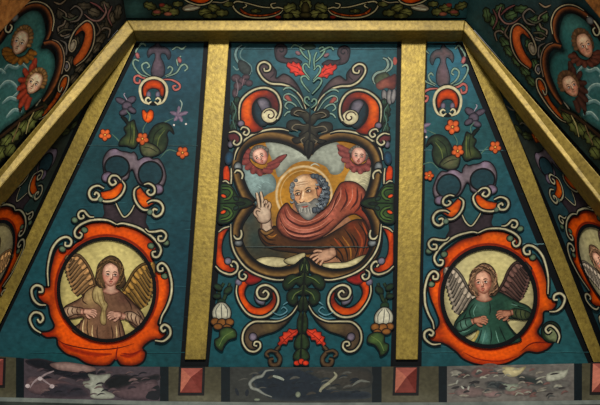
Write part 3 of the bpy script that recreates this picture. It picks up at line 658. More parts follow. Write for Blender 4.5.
st.line([(302,190),(300.6,196),(299.6,200)], 1.2, (140,98,72)); st.line([(303.4,191),(302.4,199)], 1.5, (230,200,166)); st.line([(299,201.4),(301.6,202.6),(304.6,201)], 1, (104,64,48), taper=(.4,.4))
folds(st, [[(295,186),(301,184.4),(308,183.6)],[(296,183.6),(302,182),(308,181)]], (168,132,100), .7)
bd = sp.art('grey_beard', st)
bd.fill([(293,197),(296,201),(299,203.6),(305,203),(310,201.6),(315,198),(319,201),(320,208),(316,215),(310,220),(304,218.6),(299,213),(295,205)], (128,126,118), edge=(76,76,76), ew=3, blobs=[(308,213,4,(166,162,150),.6),(301,207,2.6,(160,152,138),.6)])
bd.line([(297,204.4),(302,203.6),(306.6,203),(311,205)], 1.7, (150,142,128), taper=(.3,.3)); bd.line([(301.6,206.8),(305,207),(308.4,205.6)], 1.4, (146,64,50), taper=(.3,.3))
for q in range(16):
    x0 = 298+q*1.4; y0 = 208+rng.uniform(-2,1)
    bd.line([(x0,y0),(x0+rng.uniform(-1,1.4),y0+3.4),(x0+rng.uniform(-.4,2),y0+6.6-abs(q-8)*.4)], .6, (176,172,160) if q % 2 else (86,86,86), taper=(.8,.2))
for q in range(13):
    an = math.radians(-92+q*15); x0, y0 = 314+13.6*math.cos(an), 193+17*math.sin(an)
    hr.fill(ell(x0, y0, 3.1, 2.7, q*37), (88,96,102), edge=(44,50,58), ew=2)
for q in range(30):
    an = math.radians(rng.uniform(-80,80)); R_ = rng.uniform(.35,.98); x0, y0 = 315+13*R_*math.cos(an), 193+16*R_*math.sin(an)
    hr.line([(x0-1.6,y0+rng.uniform(-1.6,0)),(x0,y0+1.2),(x0+1.4,y0+.2),(x0+2.2,y0+2)], 1.1, ((136,144,146),(54,60,68),(102,110,116))[q % 3], taper=(.2,.2))
for q in ((292.6,185,2.6,3,0),(291.6,190,2.2,3,10),(292.4,196,2.2,2.8,0),(296,180.4,2,1.8,0)): hr.fill(ell(*q), (120,122,120), edge=(70,74,78), ew=1.6)
for q in range(6):
    x0, y0 = 292.4-(q % 2)*.8, 184+q*3.4; hr.line(spiral(x0, y0, 2.0, .8, q*70, q*70+220, 7), 1.6, (138,142,140), edge=(90,94,98), taper=(.3,.3))
# hands
rh = (186,164,142)
st.fill([(262.5,232),(261.6,224),(263,217),(270,217),(271.4,225),(272,231),(267,233)], rh, edge=(118,92,76), ew=2.4, ol=(58,42,34), olw=.7)
st.fill([(257,219),(255.6,211),(257,206),(262,205),(268,206.6),(270.6,211),(270.6,219),(266,223),(260,222.6)], rh, edge=(124,98,80), ew=2.4, ol=(58,42,34), olw=.7, blobs=[(264,212,3,(208,188,164),.7)])
for q in ([(259.4,208),(258.4,201),(256.6,192.6)], [(262.6,207),(262.4,200),(260.6,191.6)]): st.line(q, 2.5, (202,182,156), edge=(150,126,104), ol=(50,38,32), olw=.7, taper=(1,.7))
for q in ([(266,207.6),(266.8,203.4),(265.6,200.8),(263.8,203.6)], [(269,209.4),(270,205.6),(269,203),(267.2,205.4)], [(257.4,217),(254.6,213),(256.4,209.4),(260.6,210.4)]): st.line(q, 2.3, (190,166,142), edge=(138,112,92), ol=(50,38,32), olw=.6, taper=(1,.75))
st.fill([(334,247),(328,248.6),(321,250.4),(316,254),(315,258.6),(320,261.6),(327,261),(333,258),(336.6,254)], (184,148,122), edge=(116,80,62), ew=2.6, ol=(52,34,28), olw=.8)
for q in ([(318,254),(312.6,255.6),(309.4,258.4)], [(317.6,256.8),(313.4,259.6),(311.4,262.6)], [(319.4,259),(316.4,262.4),(315,265.4)], [(323,260.4),(321,263.4),(319.6,266)], [(322,251.2),(317,250.6),(313.4,252)]):
    st.line(q, 2.3, (196,160,132), edge=(142,104,82), ol=(52,34,28), olw=.6, taper=(1,.7))
sm_ = sp.art('board_joint'); seam(sm_, 243, 371, 246.8, (84,96,92), .6)
cf = sp.art('pale_cuff', st); cf.line([(261,230),(266,233.4),(273,230)], 3, (140,108,66), edge=(92,66,38), ol=(40,28,20), olw=.8)

# frame moulding around the picture
fr = sp.art('quatrefoil_frame')
def off(P, d):
    P = spline(P, True, 5); T_ = np.roll(P,-1,0)-np.roll(P,1,0); T_ /= np.linalg.norm(T_, axis=1)[:,None]+1e-9
    N_ = np.stack([T_[:,1],-T_[:,0]],1); return P-N_*d
ctr = np.mean(np.array(INNER), 0)
tst = off(INNER, 3); sgn = 1 if np.abs(tst-ctr).mean() > np.abs(np.array(spline(INNER,True,5))-ctr).mean() else -1
OFFK = 0
fr.line(off(INNER, sgn*4.6), 11.5, BLK, closed=True, sm=False)
fr.line(off(INNER, sgn*5.0), 7.4, (104,84,56), prof=[(50,36,22),(132,104,62),(104,80,46),(62,46,28),(24,18,14)][::-1 if sgn > 0 else 1], closed=True, sm=False)
for s_, m_ in ((-1, IDM), (1, mir)):
    w = sp.art('white_upper_outline', fr, mp=m_)
    volute(w, [(234,160),(236,152),(241,143.6),(249,136.6),(259,132),(270,129.4),(281,129),(289,131)], 1.9, taper=(.3,.3))
    w = sp.art('white_lower_outline', fr, mp=m_)
    volute(w, [(230.8,224),(231,236),(232.4,246),(237,256.6),(247,268.6),(262,276.4),(280,280),(297,275.6)], 1.9, taper=(.4,.4))
    for q in ((238,167,4.2,5.2,0),(238.6,243,4.4,3.8,0)):
        kn = sp.art('grey_knob', fr, mp=m_); kn.fill(ell(*q), (104,108,108), edge=(38,40,42), ew=2.6, ol=BLK, olw=1, blobs=[(q[0]-1,q[1]-1,1.8,(150,154,152),.7)])
    w = sp.art('white_hook', fr, mp=m_); volute(w, [(234.4,173),(236.8,170.4),(240.6,171.4),(242.6,175),(241.8,179)], 2.0); w = sp.art('white_hook', fr, mp=m_); volute(w, [(233.6,235.4),(236,238.6),(239.8,238.4),(241.6,234.6),(241,230)], 2.1)
    saint_ornament(m_, s_)
# leaf clusters over the frame's cusps and along the axis
def axis_leaf(name, parts, base, hi):
    a = sp.art(name)
    for q in parts:
        for m_ in (IDM, mir):
            a.mp = m_; a.fill(q, base, edge=tuple(np.array(base)*.45), ew=3, ol=(10,14,14), olw=1, blobs=[(q[0][0], q[0][1], 4, hi, .5)])
    a.mp = IDM; return a
a = axis_leaf('crown_leaf_cluster', [[(309,114),(304,110),(298,107),(292,109),(291,114),(296,116),(302,117),(305,121),(309,123)], [(309,124),(303,124),(297,120),(289,121),(286.6,126),(291,130.6),(298,129),(302,131),(299,134.6),(304,136),(308,133)], [(309,132),(303,134),(299,137),(292,139),(296,143.4),(303,142),(304,146),(309,147)], [(309,140),(305,143),(304.6,150),(309,158)]], (50,48,40), (84,82,66))
for q in ([(310,108),(310,130),(309,156)],): a.line(q, 1.6, (24,26,24))
for m_ in (IDM, mir):
    a.mp = m_
    for q in ([(306,112),(298,110.4),(294,113.6),(299,116)],[(306,126),(296,124.4),(292,128.6),(298,131)],[(305,137),(301,140),(303,144)]): a.line(q, 1, (112,104,86), taper=(.3,.5))
a.mp = IDM
a = sp.art('heart_tendril')
for m_ in (IDM, mir):
    a.mp = m_
    for q in ([(309.5,78),(304,71),(303,66),(306,63.6),(309.6,68)],[(309.6,92),(303,84),(301,78),(305,76),(309.4,80)],[(309.5,106),(305,102),(305,98),(308,97),(309.5,100)],[(309,60),(303,54),(300,48),(303,45),(306,47)],[(305,50),(298,46),(294,45),(291,48)],[(309,66),(310,57),(308,50)]):
        a.line(q, 1.5, (112,140,122), taper=(.5,.8), ol=(20,40,40), olw=.6)
a.mp = IDM
for m_ in (IDM, mir):
    a = sp.art('pink_bud', mp=m_); a.fill(ell(298,53,3,2,30), (132,98,100), edge=(72,60,68), ew=1.4)
a = sp.art('leaf'); a.mp = IDM; a.fill(ell(309,46.5,7,3), (48,66,54), edge=(26,42,40), ew=2)
a = axis_leaf('dark_green_leaf_cluster', [[(306,258),(301,262),(299,268),(301,275),(306,277)], [(304,272),(299,276),(293,274),(286,277),(282.6,284),(286,289.6),(292,287),(296,283),(299,285),(303,284)], [(304,284),(299,288),(292,289),(287,294),(288,302),(294,305),(298,300),(297,295),(302,295),(304,300)], [(303,296),(299,301),(298,308),(302,311)]], (40,58,36), (84,98,54))
a.line([(306,260),(304,285),(303,309)], 1.4, (18,28,20))
for m_ in (IDM, mir):
    a.mp = m_
    for q in ([(302,276),(294,279),(288,284)],[(302,290),(295,294),(292,300)],[(303,264),(301,271)]): a.line(q, 1, (98,112,66), taper=(.3,.4))
a.mp = IDM
a = axis_leaf('green_leaf_stem', [[(302,312),(298,318),(297,326),(299,333),(302,334)], [(302,334),(296,338),(294,345),(298,350),(302,349)], [(302,349),(296,351),(293,357),(297,361),(302,360)]], (50,68,42), (80,96,56))
a.line([(302,312),(301.6,336),(301,362)], 1.2, (22,32,22))
a = sp.art('red_blossom')
for q in ((297,363,3.4,2.6),(301.4,361.4,3.2,3),(305.6,363,3.4,2.6)): a.fill(ell(*q), (206,78,54), edge=(130,40,32), ew=1.6, ol=(40,20,18), olw=.7)
sp.finish()

# ================================================================== ANGEL PANELS
LEFT_OUTER = [(117,226),(110,223),(104,221.5),(90,222.6),(81,227),(77,233),(82,238),(76,243),(68,248),(60,246),(55,252),(52,262),(49.6,274),(49,286),(43,287),(38,290),(38,297),(43,303),(48,306),(50,316),(54,326),(49,331),(40,332.4),(46,337.6),(56,338),(58,346),(66,354),(77,358),(87,364),(100,366.4),(110,365),(116,359.6),(121,365),(133,366.4),(143,362),(146,353),(143,348),(151,341),(160,339.6),(166,334),(162,328),(158,324),(161,315),(166,305),(169.6,294),(170,282),(168,272),(162,271),(157,268),(153,259),(157,252),(152,240),(139,230),(127,225.6)]
def wsame(a, b):
    return True
def angel(p, mp, o, sc, tone):
    """half-length angel; o maps the 405-grid of the oval to the picture"""
    g_ = lambda pts: [(o[0]+x/4.05*sc, o[1]+y/4.05*sc) for x, y in pts]
    P1 = lambda x, y: (o[0]+x/4.05*sc, o[1]+y/4.05*sc)
    left = tone == 'brown'
    body = p.art('angel_figure', mp=mp, label='half-length angel in %s robe, hands at the breast' % ('brown' if left else 'dark green'))
    # wings
    if left:
        wings = [([(46,66),(84,62),(116,96),(138,140),(152,188)], [(38,84),(34,110),(38,140),(46,168),(58,196),(70,222),(112,206)], (158,124,86)),
                 ([(376,92),(340,100),(308,128),(284,170),(262,208)], [(386,120),(386,152),(382,190),(376,222),(364,252),(344,276),(300,244)], (150,118,66))]
    else:
        wings = [([(30,92),(60,96),(88,128),(112,172),(138,206)], [(26,118),(26,150),(34,180),(42,212),(52,244),(66,278),(112,240)], (150,138,122)),
                 ([(336,76),(306,72),(278,104),(258,150),(234,190)], [(366,104),(362,134),(354,162),(346,186),(336,206),(326,224),(268,206)], (104,78,70))]
    for lead, tips, c in wings:
        w = p.art('wing', body, mp=mp); Lp = spline(lead, False, 8); Tp = spline(tips, False, 6)
        c = np.array(c, float); nf = 13
        w.fill(g_(list(map(tuple, Lp[::3]))+list(map(tuple, (Tp[::3]*.82+np.mean(Lp,0)*.18)[::-1 if wsame(lead, tips) else 1]))), tuple(c*.8), edge=tuple(c*.5), ew=3, sm=False)
        for k in range(nf):
            t = 1-k/(nf-1); a0 = Lp[int(round(t*(len(Lp)-1)))]; b0 = Tp[int(round(t*(len(Tp)-1)))]
            mid = (a0+b0)/2+np.array([0, -8*math.sin(t*3)]); f = 1.0 if k % 2 else .84
            w.line(g_([tuple(a0), tuple(mid), tuple(b0)]), 6.6, tuple(np.minimum(c*1.18*f, 250)), edge=tuple(c*.6*f), taper=(.7,.55), ol=tuple(c*.34), olw=.55)
        for k in range(9):
            t = k/8; a0 = Lp[int(round(t*(len(Lp)-1)))]; b0 = Tp[int(round(t*(len(Tp)-1)))]
            q = a0+(b0-a0)*.3; w.line(g_([tuple(a0), tuple(q)]), 4.4, tuple(np.minimum(c*1.3, 250)), edge=tuple(c*.8), taper=(1,.4))
        w.line(g_([tuple(v) for v in Lp]), 2.2, tuple(c*.72), edge=tuple(c*.4), ol=tuple(c*.3), olw=.5, sm=False, taper=(.6,.8))
    body.fill(g_([(175,190),(150,240),(100,280),(100,300),(160,300),(200,325),(262,322),(285,310),(285,280),(262,240),(235,190),(215,150),(190,150)] if left else [(150,190),(135,240),(120,290),(125,318),(170,318),(200,330),(262,315),(300,285),(295,262),(255,235),(205,190),(190,160),(160,160)]), (150,112,90), g=2.6)
    hair = p.art('hair', body, mp=mp)
    robe = p.art('robe', body, mp=mp)
    if left:
        rc, rh_, rs = (122,92,72), (172,142,112), (62,42,32)
        robe.fill(g_([(185,188),(150,186),(118,205),(95,232),(60,252),(30,268),(16,292),(28,318),(60,318),(92,312),(104,316),(84,340),(58,362),(90,385),(140,402),(210,408),(268,398),(262,350),(252,318),(276,318),(300,345),(330,362),(352,335),(346,305),(325,275),(296,245),(262,214),(238,196)]), rc, edge=rs, ew=3.4, ol=(48,30,24), olw=1, g=1.6,
                  blobs=[(*P1(60,290),6,rh_,.8,4),(*P1(130,230),7,(186,160,112),.8,9),(*P1(265,240),7,(98,66,56),.7,6),(*P1(325,315),4,(176,150,122),.7,6),(*P1(120,365),4,(150,120,84),.7,10),(*P1(200,380),4,(92,64,48),.7,9),(*P1(240,370),4,(140,112,86),.6,9)])
        folds(robe, [g_(q) for q in ([(95,318),(86,350),(84,378)],[(120,315),(118,360),(126,396)],[(160,345),(158,380),(164,404)],[(215,345),(222,380),(220,404)],[(245,330),(250,370),(254,398)],[(60,262),(40,285),(36,312)],[(90,268),(76,290),(84,312)],[(300,300),(318,322),(332,352)],[(318,285),(336,310),(344,335)],[(265,225),(290,255),(300,285)],[(110,215),(100,245),(120,262)])], rs, 1.2)
        folds(robe, [g_(q) for q in ([(106,322),(100,355),(104,386)],[(140,345),(138,380),(145,400)],[(235,345),(238,375),(238,400)],[(48,285),(66,300),(90,298)],[(310,318),(326,340)])], (204,180,136), 1.0)
        for q, hb in (([(20,296),(24,276),(44,268),(72,272),(100,276),(106,292),(98,302),(70,302),(44,312),(28,312)], (50,284)), ([(272,292),(296,290),(318,300),(340,318),(350,336),(340,350),(322,350),(300,334),(274,322),(266,306)], (300,306))):
            robe.fill(g_(q), (166,138,112), edge=(88,62,48), ew=2.6, ol=(44,28,22), olw=.8, blobs=[(*P1(*hb),4,(198,174,146),.7)])
        folds(robe, [g_(q) for q in ([(44,272),(38,290),(46,308)],[(62,272),(56,288),(64,303)],[(80,274),(76,288),(84,302)],[(94,276),(92,290),(98,301)],[(284,292),(280,306),(288,326)],[(300,294),(296,312),(306,336)],[(318,302),(314,322),(324,348)],[(334,316),(330,334),(338,348)])], (80,54,42), 1.2)
        sash = p.art('cream_sash', body, mp=mp)
        sash.fill(g_([(160,184),(146,194),(138,222),(146,248),(164,262),(176,280),(170,312),(174,338),(190,344),(196,326),(194,290),(202,262),(190,244),(184,215),(176,188)]), (176,158,112), edge=(122,102,68), ew=2.6, ol=(84,64,44), olw=.7)
        folds(sash, [g_(q) for q in ([(160,200),(165,240),(182,280),(186,330)],[(176,200),(182,240),(192,270)],[(150,215),(152,245)])], (132,110,72), .8)
        skin, hs, ss = (200,158,136), (224,190,166), (128,84,70)
    else:
        rc, rh_, rs = (48,82,66), (92,128,112), (20,38,32)
        robe.fill(g_([(168,208),(140,215),(118,235),(104,262),(80,285),(60,315),(58,345),(78,372),(118,362),(150,345),(140,372),(118,398),(150,408),(220,410),(290,400),(330,385),(300,352),(276,320),(270,300),(300,300),(345,302),(372,292),(374,268),(352,245),(310,228),(270,205),(236,190),(214,205)]), rc, edge=rs, ew=3.2, ol=(18,26,22), olw=1, g=1.6,
                  blobs=[(*P1(165,245),7,(84,118,104),.7,8),(*P1(85,345),5,(88,124,110),.7,4),(*P1(180,370),5,(92,134,124),.75,7),(*P1(300,245),7,(66,98,76),.7,4),(*P1(330,280),6,(78,98,60),.6,4),(*P1(235,250),5,(34,60,50),.7),(*P1(250,350),5,(34,58,48),.6)])
        folds(robe, [g_(q) for q in ([(140,235),(120,265),(125,295)],[(110,270),(95,300),(96,330)],[(170,340),(160,375),(150,400)],[(205,335),(208,370),(204,402)],[(240,330),(255,365),(270,395)],[(270,320),(292,350),(318,380)],[(200,225),(204,260),(200,285)],[(290,230),(320,250),(350,258)],[(310,255),(330,275),(368,280)])], rs, 1.2)
        folds(robe, [g_(q) for q in ([(150,240),(136,268),(140,290)],[(185,345),(178,375),(172,398)],[(225,345),(232,375),(240,398)],[(76,345),(100,352),(126,340)],[(285,238),(315,246)])], (110,146,130), .9)
        robe.fill(g_([(64,338),(70,316),(96,300),(124,294),(136,304),(138,318),(124,330),(100,344),(80,350)]), (70,106,88), edge=(26,44,38), ew=2.6, ol=(14,24,20), olw=.9, blobs=[(*P1(96,322),4,(112,146,128),.7)])
        robe.fill(g_([(290,262),(312,258),(342,264),(366,276),(364,292),(340,304),(312,298),(290,290)]), (70,80,52), edge=(30,38,28), ew=2.6, ol=(14,22,18), olw=.9, blobs=[(*P1(326,276),4,(104,112,76),.6)])
        folds(robe, [g_(q) for q in ([(84,306),(84,326),(92,344)],[(104,300),(104,318),(112,334)],[(310,260),(306,278),(314,296)],[(328,262),(326,280),(334,300)],[(346,268),(344,284),(350,298)])], (24,40,32), 1.1)
        cuff = p.art('yellow_lining', body, mp=mp); cuff.fill(g_([(150,348),(138,372),(120,392),(136,394),(152,372),(160,350)]), (196,180,116), edge=(130,116,70), ew=2)
        skin, hs, ss = (196,148,124), (222,182,156), (122,76,60)
    hx, hy = (212,138) if left else (176,148)
    hc = (92,72,48) if left else (124,98,76)
    hair.fill(g_([(hx-4,hy-74),(hx+30,hy-64),(hx+50,hy-36),(hx+56,hy),(hx+62,hy+32),(hx+44,hy+58),(hx+22,hy+48),(hx-22,hy+50),(hx-44,hy+54),(hx-60,hy+26),(hx-56,hy-12),(hx-44,hy-46)]), hc, edge=tuple(np.array(hc)*.6), ew=3, ol=(44,32,24), olw=.8)
    # neck then head
    body.fill(g_([(hx-20,hy+34),(hx+18,hy+36),(hx+22,hy+58),(hx+36,hy+72),(hx+4,hy+84),(hx-30,hy+72),(hx-20,hy+56)]), tuple(np.array(skin)*.9), edge=ss, ew=2, blobs=[(*P1(hx+4,hy+62),3,hs,.5)])
    face(body, *P1(hx+(2 if left else -2), hy+3), 9.0*sc, 11.6*sc, 4 if left else -6, skin, hs, ss, .06 if left else -.1)
    n_ = 34
    for k in range(n_):
        an = math.radians(125+k*290/n_); R1 = 50 if left else 52
        x, y = P1(hx+R1*math.cos(an), hy+2+R1*1.16*math.sin(an))
        q_ = rng.uniform(-1.6,1.4); ux, uy = math.cos(an), math.sin(an)
        hair.line([(x+3.6*uy+q_*ux,y-3.6*ux+q_*uy),(x+1.2*uy+(q_+.8)*ux,y-1.2*ux+(q_+.8)*uy),(x-1.2*uy+(q_-.6)*ux,y+1.2*ux+(q_-.6)*uy),(x-3.6*uy+q_*ux,y+3.6*ux+q_*uy)], 1.1, tuple(np.array(hc)*(1.32 if k % 2 else .72)), taper=(.1,.1))
    for q in ([(hx-34,hy-4),(hx-30,hy-34),(hx-4,hy-52)],[(hx+36,hy-2),(hx+30,hy-34),(hx+2,hy-52)]): hair.line(g_(q), 1.8, hc, edge=tuple(np.array(hc)*.7), taper=(.4,.4))
    # hands
    s_ = 7.5*sc
    if left:
        body.line(g_([(92,290),(112,290)]), 5.6, skin, edge=ss, taper=(1,1)); hand(body, P1(108,288), 12, s_*.98, skin, (96,60,48), 1, 30, 9)
        body.line(g_([(272,312),(250,304)]), 5.6, skin, edge=ss, taper=(1,1)); hand(body, P1(252,302), 176, s_, skin, (96,60,48), -1, 30, 9)
    else:
        body.line(g_([(128,312),(146,304)]), 5.4, skin, edge=ss, taper=(1,1)); hand(body, P1(140,306), -4, s_*1.02, (188,136,110), (84,48,38), 1, 28, 8)
        body.line(g_([(296,272),(276,276)]), 5.4, skin, edge=ss, taper=(1,1)); hand(body, P1(282,276), 172, s_*1.05, (188,136,110), (84,48,38), -1, 28, 8)
    return body

# ---- left panel
lp = Panel(E, (110, 220), 'painted_panel', 'teal ceiling panel with brown-robed angel in orange oval, left of the middle panel', 'painting')
poly = [(136,36),(209,36),(184.5,367),(-30,367),(-30,352),(-5,320)]
b = board(lp, poly, (38,74,79), [(170,70,44,(50,80,94),.7,40),(60,270,60,(30,82,88),.6,60),(100,360,90,(26,88,88),.6,20),(185,280,26,(24,62,74),.6,70),(130,170,50,(34,62,64),.6,30),(150,120,30,(38,66,78),.5)])
b.fill([(130,50),(136,42),(141,42),(78.5,170),(31,268),(6,320),(-16,367),(-30,367),(-30,352),(24,268),(73,170)], BLK, sm=False); b.fill([(204,40),(210,40),(186,367),(180,367)], BLK, sm=False)
b.line([(138,42.6),(206,42.6)], 1.8, (16,24,28)); seam(b, 88, 198, 145.4, (62,88,88), .6)
seam(b, 30, 185, 352.5, (44,96,100), .6)
for q in range(46):
    x0, y0 = rng.uniform(60,190), rng.uniform(150,360); b.line([(x0,y0),(x0+rng.uniform(6,16),y0+rng.uniform(-.6,.6))], .5, (58,100,106) if q % 2 else (24,50,56), taper=(.2,.2))
side_ornament(lp, IDM)
sh = [(60,300,8,(226,104,36),.7,30),(100,352,30,(222,98,34),.5,6),(90,358,14,(150,44,20),.6,3),(133,354,8,(150,44,20),.5,4),(53,300,4,(120,36,18),.5,12),(160,300,5,(226,104,36),.6,26),(64,252,6,(130,40,34),.7),(116,228,16,(216,100,34),.5,3),(116,226,3,(120,40,20),.7),(150,243,6,(140,50,30),.6),(42,296,4,(200,74,44),.6),(163,333,4,(150,50,28),.6),(50,334,6,(150,44,24),.6)]
oval = (106.6,289.6,48.2,51.2,0)
a, og, rim = oval_and_frame(lp, IDM, LEFT_OUTER, 1, oval, CRM, sh)
a.line([(60,341),(66,347),(80,351.6),(95,354.6),(112,354)], 5, (146,46,20), edge=(186,72,28), taper=(.2,.3)); a.line([(120,355),(130,356),(141,351)], 4, (150,48,20), edge=(190,74,28), taper=(.2,.3)); a.line([(57,339),(64,343.6),(80,347.6),(98,349.6),(118,348),(134,343.6)], 1.2, (96,28,14), taper=(.2,.2)); a.line([(116,360),(116.6,352),(118,346)], 1.4, (130,36,18), taper=(.9,.2)); a.line([(143,349),(132,354),(121,353)], 1.4, (140,40,18), taper=(.3,.2))
angel(lp, IDM, (58,240), 1.0, 'brown')
rim.line([tuple(q) for q in ell(*oval, 48)], 3.6, BLK, closed=True, sm=False)
cartouche_curls(lp, IDM)
lp.finish()

# ---- right panel
ys  = [30, 42, 90.7, 170, 200, 226, 289, 325, 343, 366, 400]
yd  = [32, 44, 102, 183, 210, 234.4, 297, 330, 346, 365, 395]
xs_ = [601, 601, 601, 599.5, 597, 594.5, 596.5, 594, 596, 599, 600]
def mapR(P):
    P = np.asarray(P, float).copy(); y = P[:,1].copy()
    P[:,0] = np.interp(y, ys, xs_)-P[:,0]; P[:,1] = np.interp(y, ys, yd); return P
rp = Panel(E, (490, 220), 'painted_panel', 'teal ceiling panel with green-robed angel in orange oval, right of the middle panel', 'painting')
poly = [(425,36),(463,36),(600,369),(600,367),(418,367)]
poly = [(425,36),(461,36),(598,367),(418,367)]
b = board(rp, poly, (42,84,86), [(455,70,36,(62,108,124),.8,34),(520,220,34,(40,84,98),.6,60),(430,280,20,(34,80,96),.6,60),(500,358,80,(34,84,90),.6,14),(450,190,30,(36,68,74),.5)])
b.fill([(455,42),(462,42),(600,367),(590,367),(556,290),(524,212),(490,126)], BLK, sm=False); b.fill([(425,40),(427.5,40),(421.5,367),(417,367)], BLK, sm=False)
b.line([(427,44),(462,44)], 1.8, (16,24,28)); seam(b, 424, 503, 150, (92,122,124), .8); seam(b, 521, 545, 244, (110,140,140), .8); seam(b, 421, 590, 352, (58,104,106), .7)
for q in range(36):
    x0, y0 = rng.uniform(424,520), rng.uniform(150,360); b.line([(x0,y0),(x0+rng.uniform(6,14),y0+rng.uniform(-.6,.6))], .5, (66,108,116) if q % 2 else (28,56,62), taper=(.2,.2))
side_ornament(rp, mapR, right=True)
b2 = rp.art('orange_rosette'); rosette(b2, 429, 175.6, 4.6)
RIGHT_OUTER = [(477,235),(484,231),(496,230),(508,233),(517,239),(520,246),(526,252),(536,257),(543,268),(547,282),(548,297),(555,300),(556,306),(551,311),(544,312),(543,322),(538,332),(545,339),(553,342),(548,349),(538,353),(527,352),(518,358),(505,364),(490,366),(475,364),(463,359),(456,352),(444,344),(431,341),(429,334),(436,329),(439,322),(436,312),(431,300),(428,288),(428,276),(434,274),(440,270),(444,262),(443,254),(451,246),(462,239)]
sh = [(546,300,5,(224,110,40),.6,24),(500,355,30,(220,100,34),.5,6),(436,305,5,(222,104,36),.5,26),(540,344,8,(130,40,24),.7,4),(490,362,24,(190,60,24),.5,4),(440,335,5,(130,42,24),.6),(552,306,4,(140,60,36),.6),(478,236,4,(120,44,24),.7),(495,237,14,(222,112,34),.6,4)]
oval = (488.8,297,46.8,49.6,0)
a, og, rim = oval_and_frame(rp, IDM, RIGHT_OUTER, 1, oval, (186,176,132), sh)
a.line([(463,352),(478,359),(500,361),(520,355)], 1.3, (140,44,20), taper=(.2,.2)); a.line([(520,352),(533,343),(552,343)], 1.3, (110,34,18), taper=(.2,.6))
angel(rp, IDM, (440,245), 1.0, 'green')
rim.line([tuple(q) for q in ell(*oval, 48)], 4.2, BLK, closed=True, sm=False)
cartouche_curls(rp, mapR, lower=False)
a = rp.art('green_curled_scroll'); a.fill(ell(551,332,10.4,11.4), BLK); a.fill(ell(551,332,9.2,10), (52,72,46), edge=(26,40,26), ew=3)
a.fill([(545,336),(545,329),(549,325),(555,328),(559,336),(557,342),(549,340)], (112,120,88), edge=(60,68,46), ew=2.4)
volute(a, [(557.6,343),(559.4,336),(556,329),(550,325.4),(545.6,329),(548,333),(551.4,330.6)], 2.3)
rp.finish()

# ================================================================== CORNER TRIANGLES
Ax = np.array([.30,-.387]); By = np.array([.537,.815])
def mapTR(P):
    P = np.asarray(P, float); d = P-np.array([124,218]); return np.array([575.6,206])+d[:,:1]*Ax+d[:,1:]*By
def mapTL(P):
    Q = mapTR(P); Q[:,0] = 592-Q[:,0]; Q[:,1] -= 4; return Q
for side in (-1, 1):
    if side > 0:
        p = Panel(TR, (560, 230), 'painted_panel', 'narrow dark painted corner panel between two gilded rails at the right edge', 'painting')
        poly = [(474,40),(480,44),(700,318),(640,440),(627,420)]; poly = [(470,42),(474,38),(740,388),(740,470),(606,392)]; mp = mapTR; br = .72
    else:
        p = Panel(TL, (20, 220), 'painted_panel', 'narrow dark painted corner panel between two gilded rails at the left edge', 'painting')
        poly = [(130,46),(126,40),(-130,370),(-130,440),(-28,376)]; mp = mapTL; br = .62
    base = (34,58,62) if side > 0 else (30,48,46)
    b = board(p, poly, base, [((530 if side > 0 else 50),150,30,(44,40,28),.7,40),((585 if side > 0 else 10),280,30,(36,72,78),.5,40)], g=4)
    p.gain = 1.25  # corner paint lifted to offset the weak light here
    if side > 0: b.fill([(478,60),(484,58),(552,212),(616,370),(622,400),(602,388),(546,212)], BLK, sm=False)
    else: b.fill([(118,50),(112,46),(57,166),(8,269),(-20,330),(-14,340),(14,269),(60,170)], BLK, sm=False)
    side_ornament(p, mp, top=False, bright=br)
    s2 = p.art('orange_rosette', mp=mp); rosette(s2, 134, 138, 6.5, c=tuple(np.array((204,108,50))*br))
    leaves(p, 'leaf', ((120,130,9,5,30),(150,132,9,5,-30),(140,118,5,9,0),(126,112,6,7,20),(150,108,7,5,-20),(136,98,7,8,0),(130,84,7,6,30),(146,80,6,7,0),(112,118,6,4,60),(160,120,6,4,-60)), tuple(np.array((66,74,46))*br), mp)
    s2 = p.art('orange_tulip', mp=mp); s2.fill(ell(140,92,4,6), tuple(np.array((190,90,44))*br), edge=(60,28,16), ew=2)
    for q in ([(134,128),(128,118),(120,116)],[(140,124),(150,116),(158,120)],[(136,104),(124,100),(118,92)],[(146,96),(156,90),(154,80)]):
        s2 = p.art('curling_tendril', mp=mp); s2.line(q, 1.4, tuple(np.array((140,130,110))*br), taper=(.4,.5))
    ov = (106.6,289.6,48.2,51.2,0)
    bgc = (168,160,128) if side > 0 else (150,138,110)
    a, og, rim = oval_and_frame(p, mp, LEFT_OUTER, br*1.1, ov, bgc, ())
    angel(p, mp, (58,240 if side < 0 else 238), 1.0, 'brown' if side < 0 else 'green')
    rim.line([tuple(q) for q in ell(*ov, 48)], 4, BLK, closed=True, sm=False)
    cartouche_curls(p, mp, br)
    p.finish()

